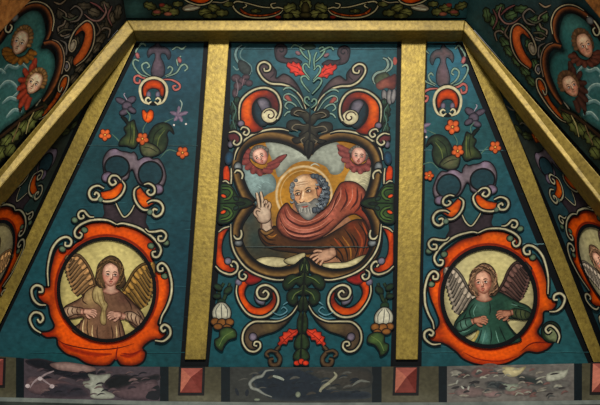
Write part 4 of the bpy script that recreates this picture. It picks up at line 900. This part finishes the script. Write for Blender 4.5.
# ================================================================== SIDE SLOPES WITH CHERUBS
def mapSR(P):
    P = np.asarray(P, float).copy(); P[:,0] = 605-P[:,0]; P[:,1] += 3; return P
for side in (-1, 1):
    mp = IDM if side < 0 else mapSR
    cx = 60 if side < 0 else 545
    p = Panel(SL if side < 0 else SR, (cx, 50), 'painted_panel', 'dark side slope panel with two cherub heads at the %s corner' % ('upper left' if side < 0 else 'upper right'), 'painting'); p.gain = 1.9  # slope colours brightened in place of the light missing there
    B = 1.0 if side < 0 else 1.0
    poly = [(126,20),(119,-30),(-110,-30),(-110,300)] if side < 0 else [(466,20),(473,-30),(710,-30),(710,302)]
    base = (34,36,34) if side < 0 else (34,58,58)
    b = board(p, poly, base, [(cx,20,40,(38,34,32),.5),((20 if side < 0 else 585),150,40,(40,44,34),.6)])
    if side < 0: b.fill([(126,21),(129,24),(0,175),(-40,222),(-40,210),(0,164)], BLK, sm=False)
    else: b.fill([(465,21),(462,24),(600,180),(640,228),(640,216),(600,170)], BLK, sm=False)
    # dark foliage arabesques
    SB = 1.05 if side < 0 else 1.15
    leaves(p, 'leaf', ((72,18,7,4,40),(64,28,5,7,20),(80,26,6,4,-30),(102,28,6,4,-50),(94,12,6,5,20),(66,50,4,7,10),(110,20,5,8,20),(84,6,7,4,0),(70,62,4,6,20),(100,40,7,4,-50),(96,48,6,4,-50),(88,58,6,4,-50),(80,68,6,4,-50),(74,78,6,3.6,-50),(118,12,4,7,10),(60,14,4,5,0),(76,42,4,6,10),(106,6,6,4,40)), ((58,52,42) if side < 0 else (56,70,46)), mp)
    for q, c in (([(58,8),(66,14),(64,24),(58,28),(62,36),(70,34)],(104,92,78)), ([(70,10),(76,6),(82,12),(78,20),(70,22)],(96,86,76)), ([(84,14),(92,20),(100,20),(106,12),(104,4)],(110,84,76)),
                 ([(90,2),(98,6),(104,12)],(96,60,58)), ([(98,34),(104,28),(110,30),(108,38)],(96,84,72)), ([(60,40),(66,44),(66,54),(60,58)],(90,84,76)), ([(96,22),(100,30),(96,36)],(84,72,60)),
                 ([(112,6),(108,16),(112,26)],(92,62,58)), ([(66,0),(60,4),(54,2)],(120,104,84)), ([(76,30),(70,36),(64,38)],(92,88,80)), ([(62,16),(70,20),(78,16)],(70,72,56)), ([(58,34),(64,30),(72,30)],(74,70,56))):
        fo = p.art('arabesque', mp=mp); fo.line(q, 1.9, tuple(np.array(c)*SB), edge=tuple(np.array(c)*.6), taper=(.3,.5), ol=(14,16,16), olw=.7)
    a = p.art('orange_c_scroll', mp=mp)
    a.fill([(74,36),(79,27),(86,22),(92,25),(93,36),(90,48),(83,60),(75,66),(73,60),(79,51),(83,42),(84.6,34),(82,31),(77,35)], (160,84,46), edge=(84,36,22), ew=3, ol=BLK, olw=1.1, blobs=[(89,34,3,(178,92,50),.6,8)])
    volute(a, [(76,66),(85,59),(92,48),(94.6,36),(93,25),(87,20.6),(80,25),(74,32),(70,41),(69,48),(71.6,51.6),(75,48),(76,41.6),(73.4,40),(71.6,44)], 1.5, (140,128,104), olw=.8)
    a.fill(ell(72.6,46,2.8,5,20), (130,120,102), edge=(70,60,50), ew=2)
    a = p.art('grey_curl', mp=mp)
    a.fill(ell(67,67,3,4.4,20), (92,88,90), edge=(40,38,42), ew=2); volute(a, [(64,62),(68,62),(69.6,67),(66.6,71),(64.6,68)], 1.3, (140,130,112), olw=.7)
    a = p.art('orange_scroll', mp=mp)
    a.fill([(60,84),(65,76),(68,77),(66,86),(60,96),(52,108),(42,118),(36,119),(44,110),(54,98)], (156,80,38), edge=(84,38,22), ew=2.4, ol=BLK, olw=1)
    volute(a, [(34,120.6),(44,117),(54,107),(62,96),(67.4,86),(68.6,77),(64.6,75.6),(60.6,80),(58.4,88),(60,92),(62.4,87)], 1.3, (156,144,118), olw=.8)
    volute(a, [(48,97),(44,96.6),(38,103),(35,109),(38.6,110),(42.6,104)], 1.4, (150,144,124), olw=.8)
    a = p.art('leafy_border', mp=mp)
    a.line([(46,104),(34,114),(20,124),(6,136),(-8,148)], 12, (48,50,34), edge=(24,26,20))
    for q in ((30,124,6,9,35),(22,128,6,8,30),(14,136,6,8,40),(6,142,6,8,35),(0,154,6,8,30),(-6,146,6,8,30),(38,114,5,6,40),(22,116,5,5,40),(10,150,6,6,35)): lobed(a, q[0], q[1], q[3]*1.2, q[2], q[4]+90, (70,74,42))
    a.line([(44,106),(30,113),(16,124),(4,134),(-10,144)], 2.6, (50,36,24), ol=BLK, olw=.8); a.line([(34,112),(29,122),(26,134)], 1.1, (140,130,90)); a.line([(20,122),(16,132),(12,142)], 1.1, (110,92,66))
    # picture field
    a = p.art('picture_ground', mp=mp)
    a.fill([(-14,66),(-8,48),(3,36),(12,25),(22,15),(33,10.6),(41,14),(45,26),(45,38),(41,48),(48,49),(54,56),(55,68),(52,82),(46,93),(36,103),(20,117),(6,127),(-14,140)], (50,88,82) if side < 0 else (44,84,80), edge=(24,44,42), ew=5, g=2.6, blobs=[(30,22,10,(72,108,98),.5),(10,80,12,(76,104,104),.6,10),(4,110,14,(62,92,88),.6)])
    c_ = p.art('painted_cloud', mp=mp)
    for q in ([(2,74),(8,66),(16,68),(22,64),(28,70)],[(-2,90),(6,82),(14,84),(18,92),(12,98)],[(2,104),(10,98),(20,100),(24,92)],[(-6,76),(0,70),(6,74)],[(6,118),(14,110),(22,112)],[(0,100),(-6,92)]):
        c_.line(q, 4.2, (104,128,124), edge=(62,92,90), taper=(.3,.3)); c_.line([(x,y-1.3) for x,y in q], 1.1, (142,160,150), taper=(.2,.2))
    fm = p.art('brown_arch_frame', mp=mp)
    for pts in ([(-12,50),(-2,42),(4,33),(12,20),(24,9.5),(36,6),(45,9.6),(50,20),(49.6,32),(45,43)], [(44,44),(52,43),(58.6,49),(60.4,61),(57,76),(50,91),(43,101)]):
        fm.line(pts, 8.4, BLK, taper=(.8,.6)); fm.line(pts, 5.4, (104,64,38), prof=[(44,26,20),(120,74,44),(84,50,32),(40,26,20),(18,14,14)], taper=(.8,.5))
    wl = p.art('white_outline', fm, mp=mp)
    volute(wl, [(21,7.6),(29,3),(37,1.6),(45,4),(51,10),(54,20),(52.4,31)], 1.4, (158,146,116), olw=.7)
    wl = p.art('white_outline', fm, mp=mp)
    volute(wl, [(52,39.6),(58,42),(62.8,49),(64.4,60),(61.6,74)], 1.2, (128,112,92), olw=.7)
    wl = p.art('white_hook', fm, mp=mp)
    volute(wl, [(18,13),(11,18),(6,25.6),(6,31),(9.4,32),(12,27),(10,24.6)], 1.8, (186,178,146)); fm.fill(ell(15,17.6,3.4,4.4,30), (112,112,108), edge=(50,50,48), ew=2.2)
    # cherubs
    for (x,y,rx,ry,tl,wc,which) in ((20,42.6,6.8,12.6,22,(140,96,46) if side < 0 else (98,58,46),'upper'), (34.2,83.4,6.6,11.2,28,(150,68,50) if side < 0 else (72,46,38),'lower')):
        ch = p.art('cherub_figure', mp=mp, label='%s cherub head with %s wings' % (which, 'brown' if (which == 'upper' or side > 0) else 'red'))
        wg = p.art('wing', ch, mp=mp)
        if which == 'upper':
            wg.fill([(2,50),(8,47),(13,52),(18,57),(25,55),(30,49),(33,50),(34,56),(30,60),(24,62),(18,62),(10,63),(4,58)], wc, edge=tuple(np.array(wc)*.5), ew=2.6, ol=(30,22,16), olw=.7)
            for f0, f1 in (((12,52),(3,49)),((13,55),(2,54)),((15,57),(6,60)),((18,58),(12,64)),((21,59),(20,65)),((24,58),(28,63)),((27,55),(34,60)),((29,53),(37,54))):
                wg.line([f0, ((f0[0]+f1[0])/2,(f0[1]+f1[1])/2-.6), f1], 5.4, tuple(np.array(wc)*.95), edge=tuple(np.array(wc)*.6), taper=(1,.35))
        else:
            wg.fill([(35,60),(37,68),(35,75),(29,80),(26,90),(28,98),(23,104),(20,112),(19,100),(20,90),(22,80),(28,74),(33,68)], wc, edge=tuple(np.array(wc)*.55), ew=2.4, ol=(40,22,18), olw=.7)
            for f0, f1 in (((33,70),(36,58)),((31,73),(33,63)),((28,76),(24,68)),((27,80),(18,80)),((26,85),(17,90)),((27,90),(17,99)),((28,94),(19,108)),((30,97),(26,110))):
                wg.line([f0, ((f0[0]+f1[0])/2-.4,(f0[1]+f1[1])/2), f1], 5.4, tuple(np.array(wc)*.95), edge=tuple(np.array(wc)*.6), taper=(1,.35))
        hr = p.art('hair', ch, mp=mp); t = math.radians(tl)
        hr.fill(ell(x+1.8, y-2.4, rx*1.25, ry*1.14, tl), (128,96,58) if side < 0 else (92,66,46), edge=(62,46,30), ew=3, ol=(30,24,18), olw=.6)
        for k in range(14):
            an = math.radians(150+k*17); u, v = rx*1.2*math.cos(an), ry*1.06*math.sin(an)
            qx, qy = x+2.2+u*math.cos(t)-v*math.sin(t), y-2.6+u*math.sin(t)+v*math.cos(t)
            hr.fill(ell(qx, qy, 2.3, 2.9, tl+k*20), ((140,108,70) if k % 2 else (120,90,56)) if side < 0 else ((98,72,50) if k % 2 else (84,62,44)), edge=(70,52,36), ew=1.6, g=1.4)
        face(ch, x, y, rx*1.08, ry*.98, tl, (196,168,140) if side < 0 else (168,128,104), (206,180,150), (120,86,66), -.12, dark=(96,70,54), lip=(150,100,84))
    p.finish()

# ================================================================== FLAT CEILING STRIP
p = Panel(CP, (300, 8), 'painted_panel', 'dark ceiling strip with paired orange scrolls above the horizontal gilded rail', 'painting'); p.gain = 2.0  # strip colours brightened, since little light reaches this plane
poly = [(126.5,20.4),(119,-30),(476,-30),(465.5,20.4)]
b = board(p, poly, (30,44,42), [(135,8,12,(56,88,84),.8),(455,8,16,(50,92,96),.8),(300,8,50,(52,50,34),.5,8)], g=3)
b.line([(126,18.8),(200,19.6),(300,19),(400,19.4),(466,18.6)], 2.2, BLK)
mC = lambda P: np.stack([611-np.asarray(P,float)[:,0], np.asarray(P,float)[:,1]], 1)
for m_ in (IDM, mC):
    a = p.art('orange_c_scroll', mp=m_)
    a.fill([(240,8),(248,13),(260,14.6),(272,13),(281,9.6),(276,15),(264,17.4),(250,17),(242,13)], (196,104,54), edge=(110,50,28), ew=2, ol=BLK, olw=.8)
    volute(a, [(283,10),(279,14),(270,17),(258,18),(246,16.4),(237,11.6),(233,5.6),(236,1.6),(243,2.4),(246.6,5.6),(243,8)], 1.5, (176,166,130), olw=.8)
    volute(a, [(243,2),(250,4),(262,7),(271,7.6)], 1.2, (176,166,130), olw=.7); volute(a, [(276,3),(271,4.4),(273,8),(278,7.4),(284,9)], 1.4, (176,166,130), olw=.7)
    a = p.art('white_flower', mp=m_)
    a.fill([(182,8),(188,4),(196,3.4),(201,6),(198,9.6),(190,11.4),(184,11)], (150,144,124), edge=(84,76,60), ew=2, ol=(20,20,18), olw=.8); a.line([(184,8),(192,6.6),(199,6.4)], .9, (110,90,74)); a.line([(185,9.6),(192,9),(198,7.6)], .8, (190,184,160))
    LS = ((150,6,6,4,20),(158,12,6,3.6,-20),(166,8,6,4,10),(174,12,5,4,0),(205,12,6,4,-10),(214,8,6,4,20),(222,13,6,3.6,0),(290,8,6,5,-20),(297,14,7,4,10),(304,6,5,6,0),(228,4,5,3,0),(178,4,5,3,0),(288,16,5,3,0),(210,16,7,2.6,0),(256,11,5,2,0))
    leaves(p, 'leaf', LS, (84,84,50), m_)
    for q, c in (((157,12,4,2),(142,84,72)),((168,14,4,2),(150,96,76)),((162,5,3,2),(128,60,50)),((278,17,3,1.6),(130,50,42))):
        a = p.art('pink_petal', mp=m_); a.fill(ell(*q), c, edge=tuple(np.array(c)*.6), ew=1.4)
    a = p.art('curling_tendril', mp=m_); volute(a, [(205,4),(213,2),(222,2.6),(229,0)], 1.1, (150,140,112), olw=.6)
    a = p.art('orange_scroll', mp=m_)
    a.fill([(183,-8),(212,-8),(211,-1),(204,3.2),(196,2.6),(188,-1)], (190,84,40), edge=(100,40,24), ew=2, ol=BLK, olw=.8)
    volute(a, [(182,-2),(190,2.6),(200,5),(210,2.4),(214,-4)], 1.4, (176,166,130), olw=.7)
a = p.art('centre_leaf'); 
for q in ((305.5,9,4,7,0),(305.5,15,6,3,0)): a.fill(ell(*q), (70,64,38), edge=(30,30,20), ew=3, ol=(14,14,12), olw=.8)
p.finish()

# ================================================================== GILDED BEAMS AND RIBS
def sec(A, B, C):
    return [A, B, C, C+(A-B)*.6+np.array([0,.0,-.03]), A-(B-C)*.9*0+ (C-B)*.9]
def sec(A, B, C):                       # face edge, arris, foot, hidden back corner
    d = C-B; d = d/np.linalg.norm(d)*np.linalg.norm(C-B)
    return [A, B, C, A+d*1.0]
prism('gilded_rail', [sec(*secL), sec(*secR)], RAILGOLD, 'horizontal gilded rail running above the three painted panels', 'rail')
def ext(c, f, k): return [a+(b_-a)*k for a, b_ in zip(c, f)]
prism('gilded_rail', [sec(*secL), sec(*ext(secL, farL, 1.9))], RAILGOLD, 'slanting gilded rail rising from the left edge to the upper left corner', 'rail')
prism('gilded_rail', [sec(*secR), sec(*ext(secR, farR, 1.9))], RAILGOLD, 'slanting gilded rail falling from the upper right corner to the right edge', 'rail')
def flat_rib(name, quad, h, mat, label, cat='rib', pl=E, lift=0.0, bevel=.004):
    # quad: two ends, each (left,right)
    secs = []
    for (l, r) in quad:
        secs.append([pl.at(*l, h), pl.at(*r, h), pl.at(*r, lift), pl.at(*l, lift)])
    return prism(name, secs, mat, label, cat, bevel)
flat_rib('gilded_rib', [((208.8,37),(229.4,37)),((184.8,359.6),(205.6,359.6))], .03, GOLD, 'upright gilded rib left of the saint panel')
flat_rib('gilded_rib', [((401.6,37),(426.4,37)),((395.8,359.6),(417.8,359.6))], .03, GOLD, 'upright gilded rib right of the saint panel')
flat_rib('gilded_rib', [((116,40),(136.6,40)),((-42.5,380),(-27,380))], .03, GOLD, 'slanting gilded hip rib on the left side of the brown-robed angel panel', lift=-.01)
flat_rib('gilded_rib', [((461.8,40),(478,40)),((603,385),(622,385))], .03, GOLD, 'slanting gilded hip rib on the right side of the green-robed angel panel', lift=-.01)
flat_rib('gilded_rail', [((-60,72),(-60,40)),((70,-60),(46,-60))] if False else [((-60,54),(-60,95)),((62,-60),(88,-60))], .09, OCHRE, 'orange brown gilded rail crossing the upper left corner', 'rail', SL, .004)
flat_rib('gilded_rail', [((555,-40),(545,-40)),((660,40),(650,62))] if False else [((560,-30),(600,-30)),((640,66),(680,46))], .05, OCHRE, 'brown gilded rail crossing the upper right corner', 'rail', SR, .004)

# ================================================================== FRIEZE
TOPY = lambda x: np.interp(x, [-60,20,50,85,190,300,450,600,660], [352,358,362,366.4,366.9,367.2,366.2,363,361])
BOTY = lambda x: np.interp(x, [-60,0,150,300,450,600,660], [394,397.5,401.5,403,402.6,400.4,399])
def strip_poly(x0, x1, sk=0):
    xs = np.linspace(x0, x1, max(3, int((x1-x0)/12)))
    return [(x, TOPY(x)) for x in xs]+[(x-sk, BOTY(x)) for x in xs[::-1]]
def frieze(x0, x1, name, label, c, art=None, cat='frieze panel', h=0):
    p = Panel(FR, ((x0+x1)/2, 382), name, label, cat, h)
    P = strip_poly(x0, x1); a = p.art('board'); a.fill(P, c, sm=False, g=3, blobs=[((x0+x1)/2, 398, (x1-x0)*.7, tuple(np.array(c)*1.15), .5, 6)]); a.board(P, .04)
    if art: art(p, a)
    p.finish(); return p
def clouds_left(p, a):
    m = p.art('marbled_cloud')
    m.fill([(26,360),(40,358.5),(60,363),(88,366),(96,374),(80,380),(62,376),(48,372),(36,368),(27,364)], (26,30,36), edge=(50,44,48), ew=2)
    m.fill([(50,364),(66,362),(90,366),(96,370),(84,372.6),(66,371),(56,369)], (146,124,116), edge=(100,80,76), ew=3)
    m.fill([(28,378),(40,376),(56,379),(70,383),(84,392),(60,396),(36,394),(26,388)], (96,78,78), edge=(70,58,62), ew=3)
    m.fill([(44,392),(56,384),(70,384),(84,388),(88,397),(60,398),(46,397)], (50,48,54), edge=(70,60,64), ew=3)
    m.fill([(83,382),(90,380),(88,374),(98,375),(110,374),(108,381),(102,385),(106,391),(114,394),(112,398.6),(92,398),(90,390),(85,387)], (158,160,146), edge=(112,112,102), ew=2.4)
    m.fill([(104,384),(112,376),(124,374),(140,377),(158,374),(159,380),(142,382),(128,386),(112,390)], (26,30,32), edge=(60,52,54), ew=2)
    m.fill([(112,392),(126,386),(142,382),(156,380),(158,392),(150,399),(124,399)], (92,76,78), edge=(62,52,56), ew=4)
    m.fill([(146,396),(152,388),(159,386),(159,399),(148,399)], (36,38,42))
    for q in range(46):
        x0, y0 = rng.uniform(30,152), rng.uniform(370,395); c = ((92,78,80),(34,36,42),(110,92,90),(56,50,56))[q % 4]
        m.line([(x0-4,y0+1),(x0,y0-1),(x0+5,y0-.6)], rng.uniform(1,2.6), c, edge=tuple(np.array(c)*.85), taper=(.2,.2))
    for q in ([(30,388),(34,382),(40,378),(46,382),(52,386)],[(40,378),(46,374),(54,371)]): m.line(q, 1.8, (142,128,128), taper=(.5,.5))
    for q in ((40,378.6),(27.6,386),(52,386.4)): m.fill(ell(*q,2.4,2), (172,160,158))
def clouds_mid(p, a):
    m = p.art('marbled_cloud')
    m.fill([(252,376),(258,372),(268,369),(285,369),(300,368),(312,372),(322,380),(330,389),(350,391),(368,392),(369,398),(340,400),(300,401),(276,400),(262,394),(256,388)], (30,40,48), edge=(52,58,62), ew=3)
    m.fill([(300,369),(330,368),(368,369),(371,386),(350,390),(334,388),(322,380),(310,374)], (58,56,50), edge=(44,48,46), ew=4)
    for q in range(40):
        x0, y0 = rng.uniform(240,364), rng.uniform(371,398); c = ((40,50,56),(66,64,58),(84,84,78),(30,38,44))[q % 4]
        m.line([(x0-5,y0+1),(x0,y0-1),(x0+5,y0-.6)], rng.uniform(1,2.8), c, edge=tuple(np.array(c)*.85), taper=(.2,.2))
    m.line([(274,370),(266,371),(262,376),(255,378),(250,383),(252,388),(258,390),(264,394),(272,397)], 3.2, (134,136,126), edge=(92,96,92), taper=(.3,.3))
    m.line([(273,376),(279,377.6),(284,380)], 2.6, (140,146,134)); m.line([(334,372),(336,376),(330,382),(322,388),(320,392)], 2.8, (132,130,110), taper=(.4,.8))
    m.line([(352,386),(360,381),(370,382)], 2.4, (104,106,98), taper=(.2,.2))
    for q in ((298,394.6,2.6,3),(257,399.6,3,1.4)): m.fill(ell(*q), (134,140,120), edge=(90,96,84), ew=1.6)
    for q in ((237,392,1.6,4,-20),(247,392.6,1.8,3.4,10)): m.fill(ell(*q), (34,40,46))
def clouds_right(p, a):
    m = p.art('marbled_cloud')
    for q, c in (((462,374,12,5,10),(66,60,58)),((482,372,12,6,-10),(112,84,80)),((500,386,16,5,10),(46,52,54)),((530,380,16,5,15),(50,58,56)),((520,392,18,4,0),(128,104,98)),((470,392,16,6,0),(116,100,96)),((492,394,10,4,0),(132,110,106)),((556,386,16,5,-12),(100,98,92)),((548,380,12,1.8,-12),(44,46,46)),((490,366,8,2.6,0),(110,76,66))):
        m.fill(ell(*q), c, edge=(92,88,84), ew=3)
    for q, c in (([(502,368),(508,366.4),(518,368),(526,366.6),(520,374),(512,377),(504,374)],(176,166,130)),([(547,374),(556,371),(566,370),(569,366),(566,376),(558,380),(547,381)],(160,160,144)),([(450,372),(456,370),(462,373),(454,376)],(146,142,130)),([(500,382),(508,384),(518,384),(516,390),(508,391),(504,386)],(140,146,130))):
        m.fill(q, c, edge=tuple(np.array(c)*.75), ew=2)
    for q in range(70):
        x0, y0 = rng.uniform(450,568), rng.uniform(369,397); c = ((136,130,118),(58,56,56),(118,92,86),(78,82,80),(150,148,134))[q % 5]
        m.line([(x0-rng.uniform(2,5),y0+rng.uniform(-1,2)),(x0,y0-rng.uniform(0,1.6)),(x0+rng.uniform(2,6),y0+rng.uniform(-2,1))], rng.uniform(1,2.4), c, edge=tuple(np.array(c)*.85), taper=(.2,.2))
    for q in ([(461,386),(464,389)],[(469,386),(468,390)],[(456,384),(458,380)]): m.line(q, 1.8, (156,156,144), taper=(.4,.4))
BK = (12,26,30); BR = (74,71,54)
def stud(p_x0, p_x1, y0, y1, root, org, dark=False):
    """pink faceted pyramid standing on its block"""
    q = [FR.at(p_x0,y0,.004), FR.at(p_x1,y0,.004), FR.at(p_x1-1,y1,.004), FR.at(p_x0-1,y1,.004)]
    apex = sum(q)/4+FR.n*.035
    V, C_, F_ = [], [], []
    lit_tints = [(156,96,86), (112,60,54), (122,66,58), (178,116,98)]  # lit and shaded facets painted into the pink
    for i in range(4):
        a_, b_ = q[i], q[(i+1) % 4]; V += [a_, b_, apex]; C_ += [lin(lit_tints[i])]*3; F_.append((3*i, 3*i+2, 3*i+1))
    me = mesh_obj('pyramid', W(np.array(V)), F_, PAINT, root, org, np.array(C_))
    import bmesh
    bm = bmesh.new(); bm.from_mesh(me.data); bmesh.ops.recalc_face_normals(bm, faces=bm.faces)
    nw = Vector(FR.n @ R3.T)
    for f in bm.faces:
        if f.normal.dot(nw) < 0: f.normal_flip()
    bm.to_mesh(me.data); bm.free()
def block(x0, x1, bx0, bx1, sx0, sx1, y0, y1, where):
    p = Panel(FR, ((sx0+sx1)/2, 382), 'studded_block', 'brown frieze block with pink pyramid stud %s' % where, 'block', .0)
    a = p.art('board'); P = strip_poly(x0, x1); a.fill(P, BR, sm=False, g=3, blobs=[((x0+x1)/2,398,40,(98,96,80),.6,5)]); a.board(P, .045)
    if bx0 is not None: a.fill(strip_poly(x0, bx0), BK, sm=False)
    if bx1 is not None: a.fill(strip_poly(bx1, x1), BK, sm=False)
    a.fill([(sx0-2.5,y0-1.5),(sx1+2.6,y0-1.5),(sx1+1.6,y1+3),(sx0-3.5,y1+3)], (28,26,26), sm=False, g=4)
    p.finish(); stud(sx0, sx1, y0, y1, p.root, p.org)
frieze(24, 160, 'marbled_frieze_panel', 'mauve and grey marbled frieze panel under the brown-robed angel', (74,66,70), clouds_left)
frieze(230, 372, 'marbled_frieze_panel', 'dark slate marbled frieze panel under the saint', (56,58,54), clouds_mid)
frieze(447, 574, 'marbled_frieze_panel', 'pale grey mottled frieze panel under the green-robed angel', (104,100,94), clouds_right)
block(-40, 24, None, 16, -22, 3.4, 359, 385, 'at the left edge, beside the mauve marbled panel')
block(160, 230, 168.6, 221, 181.4, 202.6, 368.2, 392.6, 'below the rib left of the saint panel')
block(372, 447, 381.6, 438.6, 396, 417, 367.6, 392.6, 'below the rib right of the saint panel')
block(574, 650, 582, None, 593, 620, 363.5, 392, 'at the right edge, beside the pale mottled panel')
# black footing between ribs and frieze
for x0, x1, w_ in ((181,208,'left'),(392.6,420,'right')):
    q = [E.at(x0,360,.012), E.at(x1,360,.012), E.at(x1-.6,367,.012), E.at(x0-.6,367,.012)]
    o = mesh_obj('rib_foot', W(np.array(q+[v-E.n*.012 for v in q])), [(3,2,1,0),(0,1,5,4),(1,2,6,5),(2,3,7,6),(3,0,4,7),(4,5,6,7)], PAINT, None, W(q[0]), np.tile(lin(BLK),(8,1)))
    o.location = W(q[0]); tag(o, 'black foot board under the gilded rib on the %s of the saint panel' % w_, 'board')
# cornice ledge under the frieze
xs = [-60, 0, 150, 300, 450, 600, 660]
secs = []
for x in xs:
    a0 = FR.at(x, BOTY(x)-.3, .012); d0 = a0-up*.035
    secs.append([a0, a0+FR.n*.004-up*.028, a0-up*.03-FR.n*.05, a0-FR.n*.05])
prism('trim_1', secs, STONE, kind='structure', bevel=0)
# walls and roof behind
def slab(name, pts, mat, kind='structure'):
    n = len(pts); c = np.mean([W(p) for p in pts], 0)
    nn = np.cross(pts[1]-pts[0], pts[2]-pts[0]); nn /= np.linalg.norm(nn)
    if nn @ pts[0] < 0: nn = -nn
    V = [W(p) for p in pts]+[W(p+nn*.08) for p in pts]
    f = [tuple(range(n)), tuple(range(n, 2*n))[::-1]]+[(i, (i+1) % n, (i+1) % n+n, i+n) for i in range(n)]
    o = mesh_obj(name, V, f, mat, org=c); o.location = c; o['kind'] = kind; return o
wt = [FR.at(-260,398,-.05), FR.at(860,398,-.05)]
slab('wall_end', [wt[0], wt[1], wt[1]-up*2.4, wt[0]-up*2.4], STONE)
g1 = -.036
slab('ceiling', [CP.at(110,30,g1), CP.at(482,30,g1), CP.at(500,-120,g1), CP.at(90,-120,g1)], WOOD)
slab('wall_back_slope', [E.at(140,30,g1), E.at(460,30,g1), E.at(610,372,g1), E.at(-30,372,g1)], WOOD).name = 'wall_back'

GR = {'painted_panel': 'painted panels of the vault', 'gilded_rib': 'upright and hip ribs of the end slope', 'gilded_rail': 'gilded rails framing the vault', 'studded_block': 'studded blocks of the frieze', 'marbled_frieze_panel': 'marbled panels of the frieze', 'rib_foot': 'foot boards of the ribs'}
for o in COL.objects:
    if o.parent is None and 'label' in o:
        o['group'] = GR[o.name.split('.')[0]]
# ================================================================== LIGHT
w = bpy.data.worlds.new('world'); scn.world = w; w.use_nodes = True
bg = w.node_tree.nodes['Background']; bg.inputs[0].default_value = (1.0, .97, .92, 1); bg.inputs[1].default_value = .19
def area(name, loc_c, tgt_c, size, power, col=(1,1,1)):
    l = bpy.data.lights.new(name, 'AREA'); l.shape = 'DISK'; l.size = size; l.energy = power; l.color = col
    o = bpy.data.objects.new(name, l); COL.objects.link(o)
    a_ = Vector(W(np.array(loc_c, float))); t_ = Vector(W(np.array(tgt_c, float)))
    o.location = a_; o.rotation_euler = (t_-a_).to_track_quat('-Z', 'Y').to_euler()
area('key_light', (.1, 4.1, -1.0), (0, .2, -5), .8, 385, (1, .97, .92))  # added key lamp, no window; set high so rail undersides stay dim
area('fill_light', (0, -.3, 1.2), (0, -.2, -5), 2.5, 46, (.96, .98, 1))  # added soft fill from the viewer's side, not a source in the room
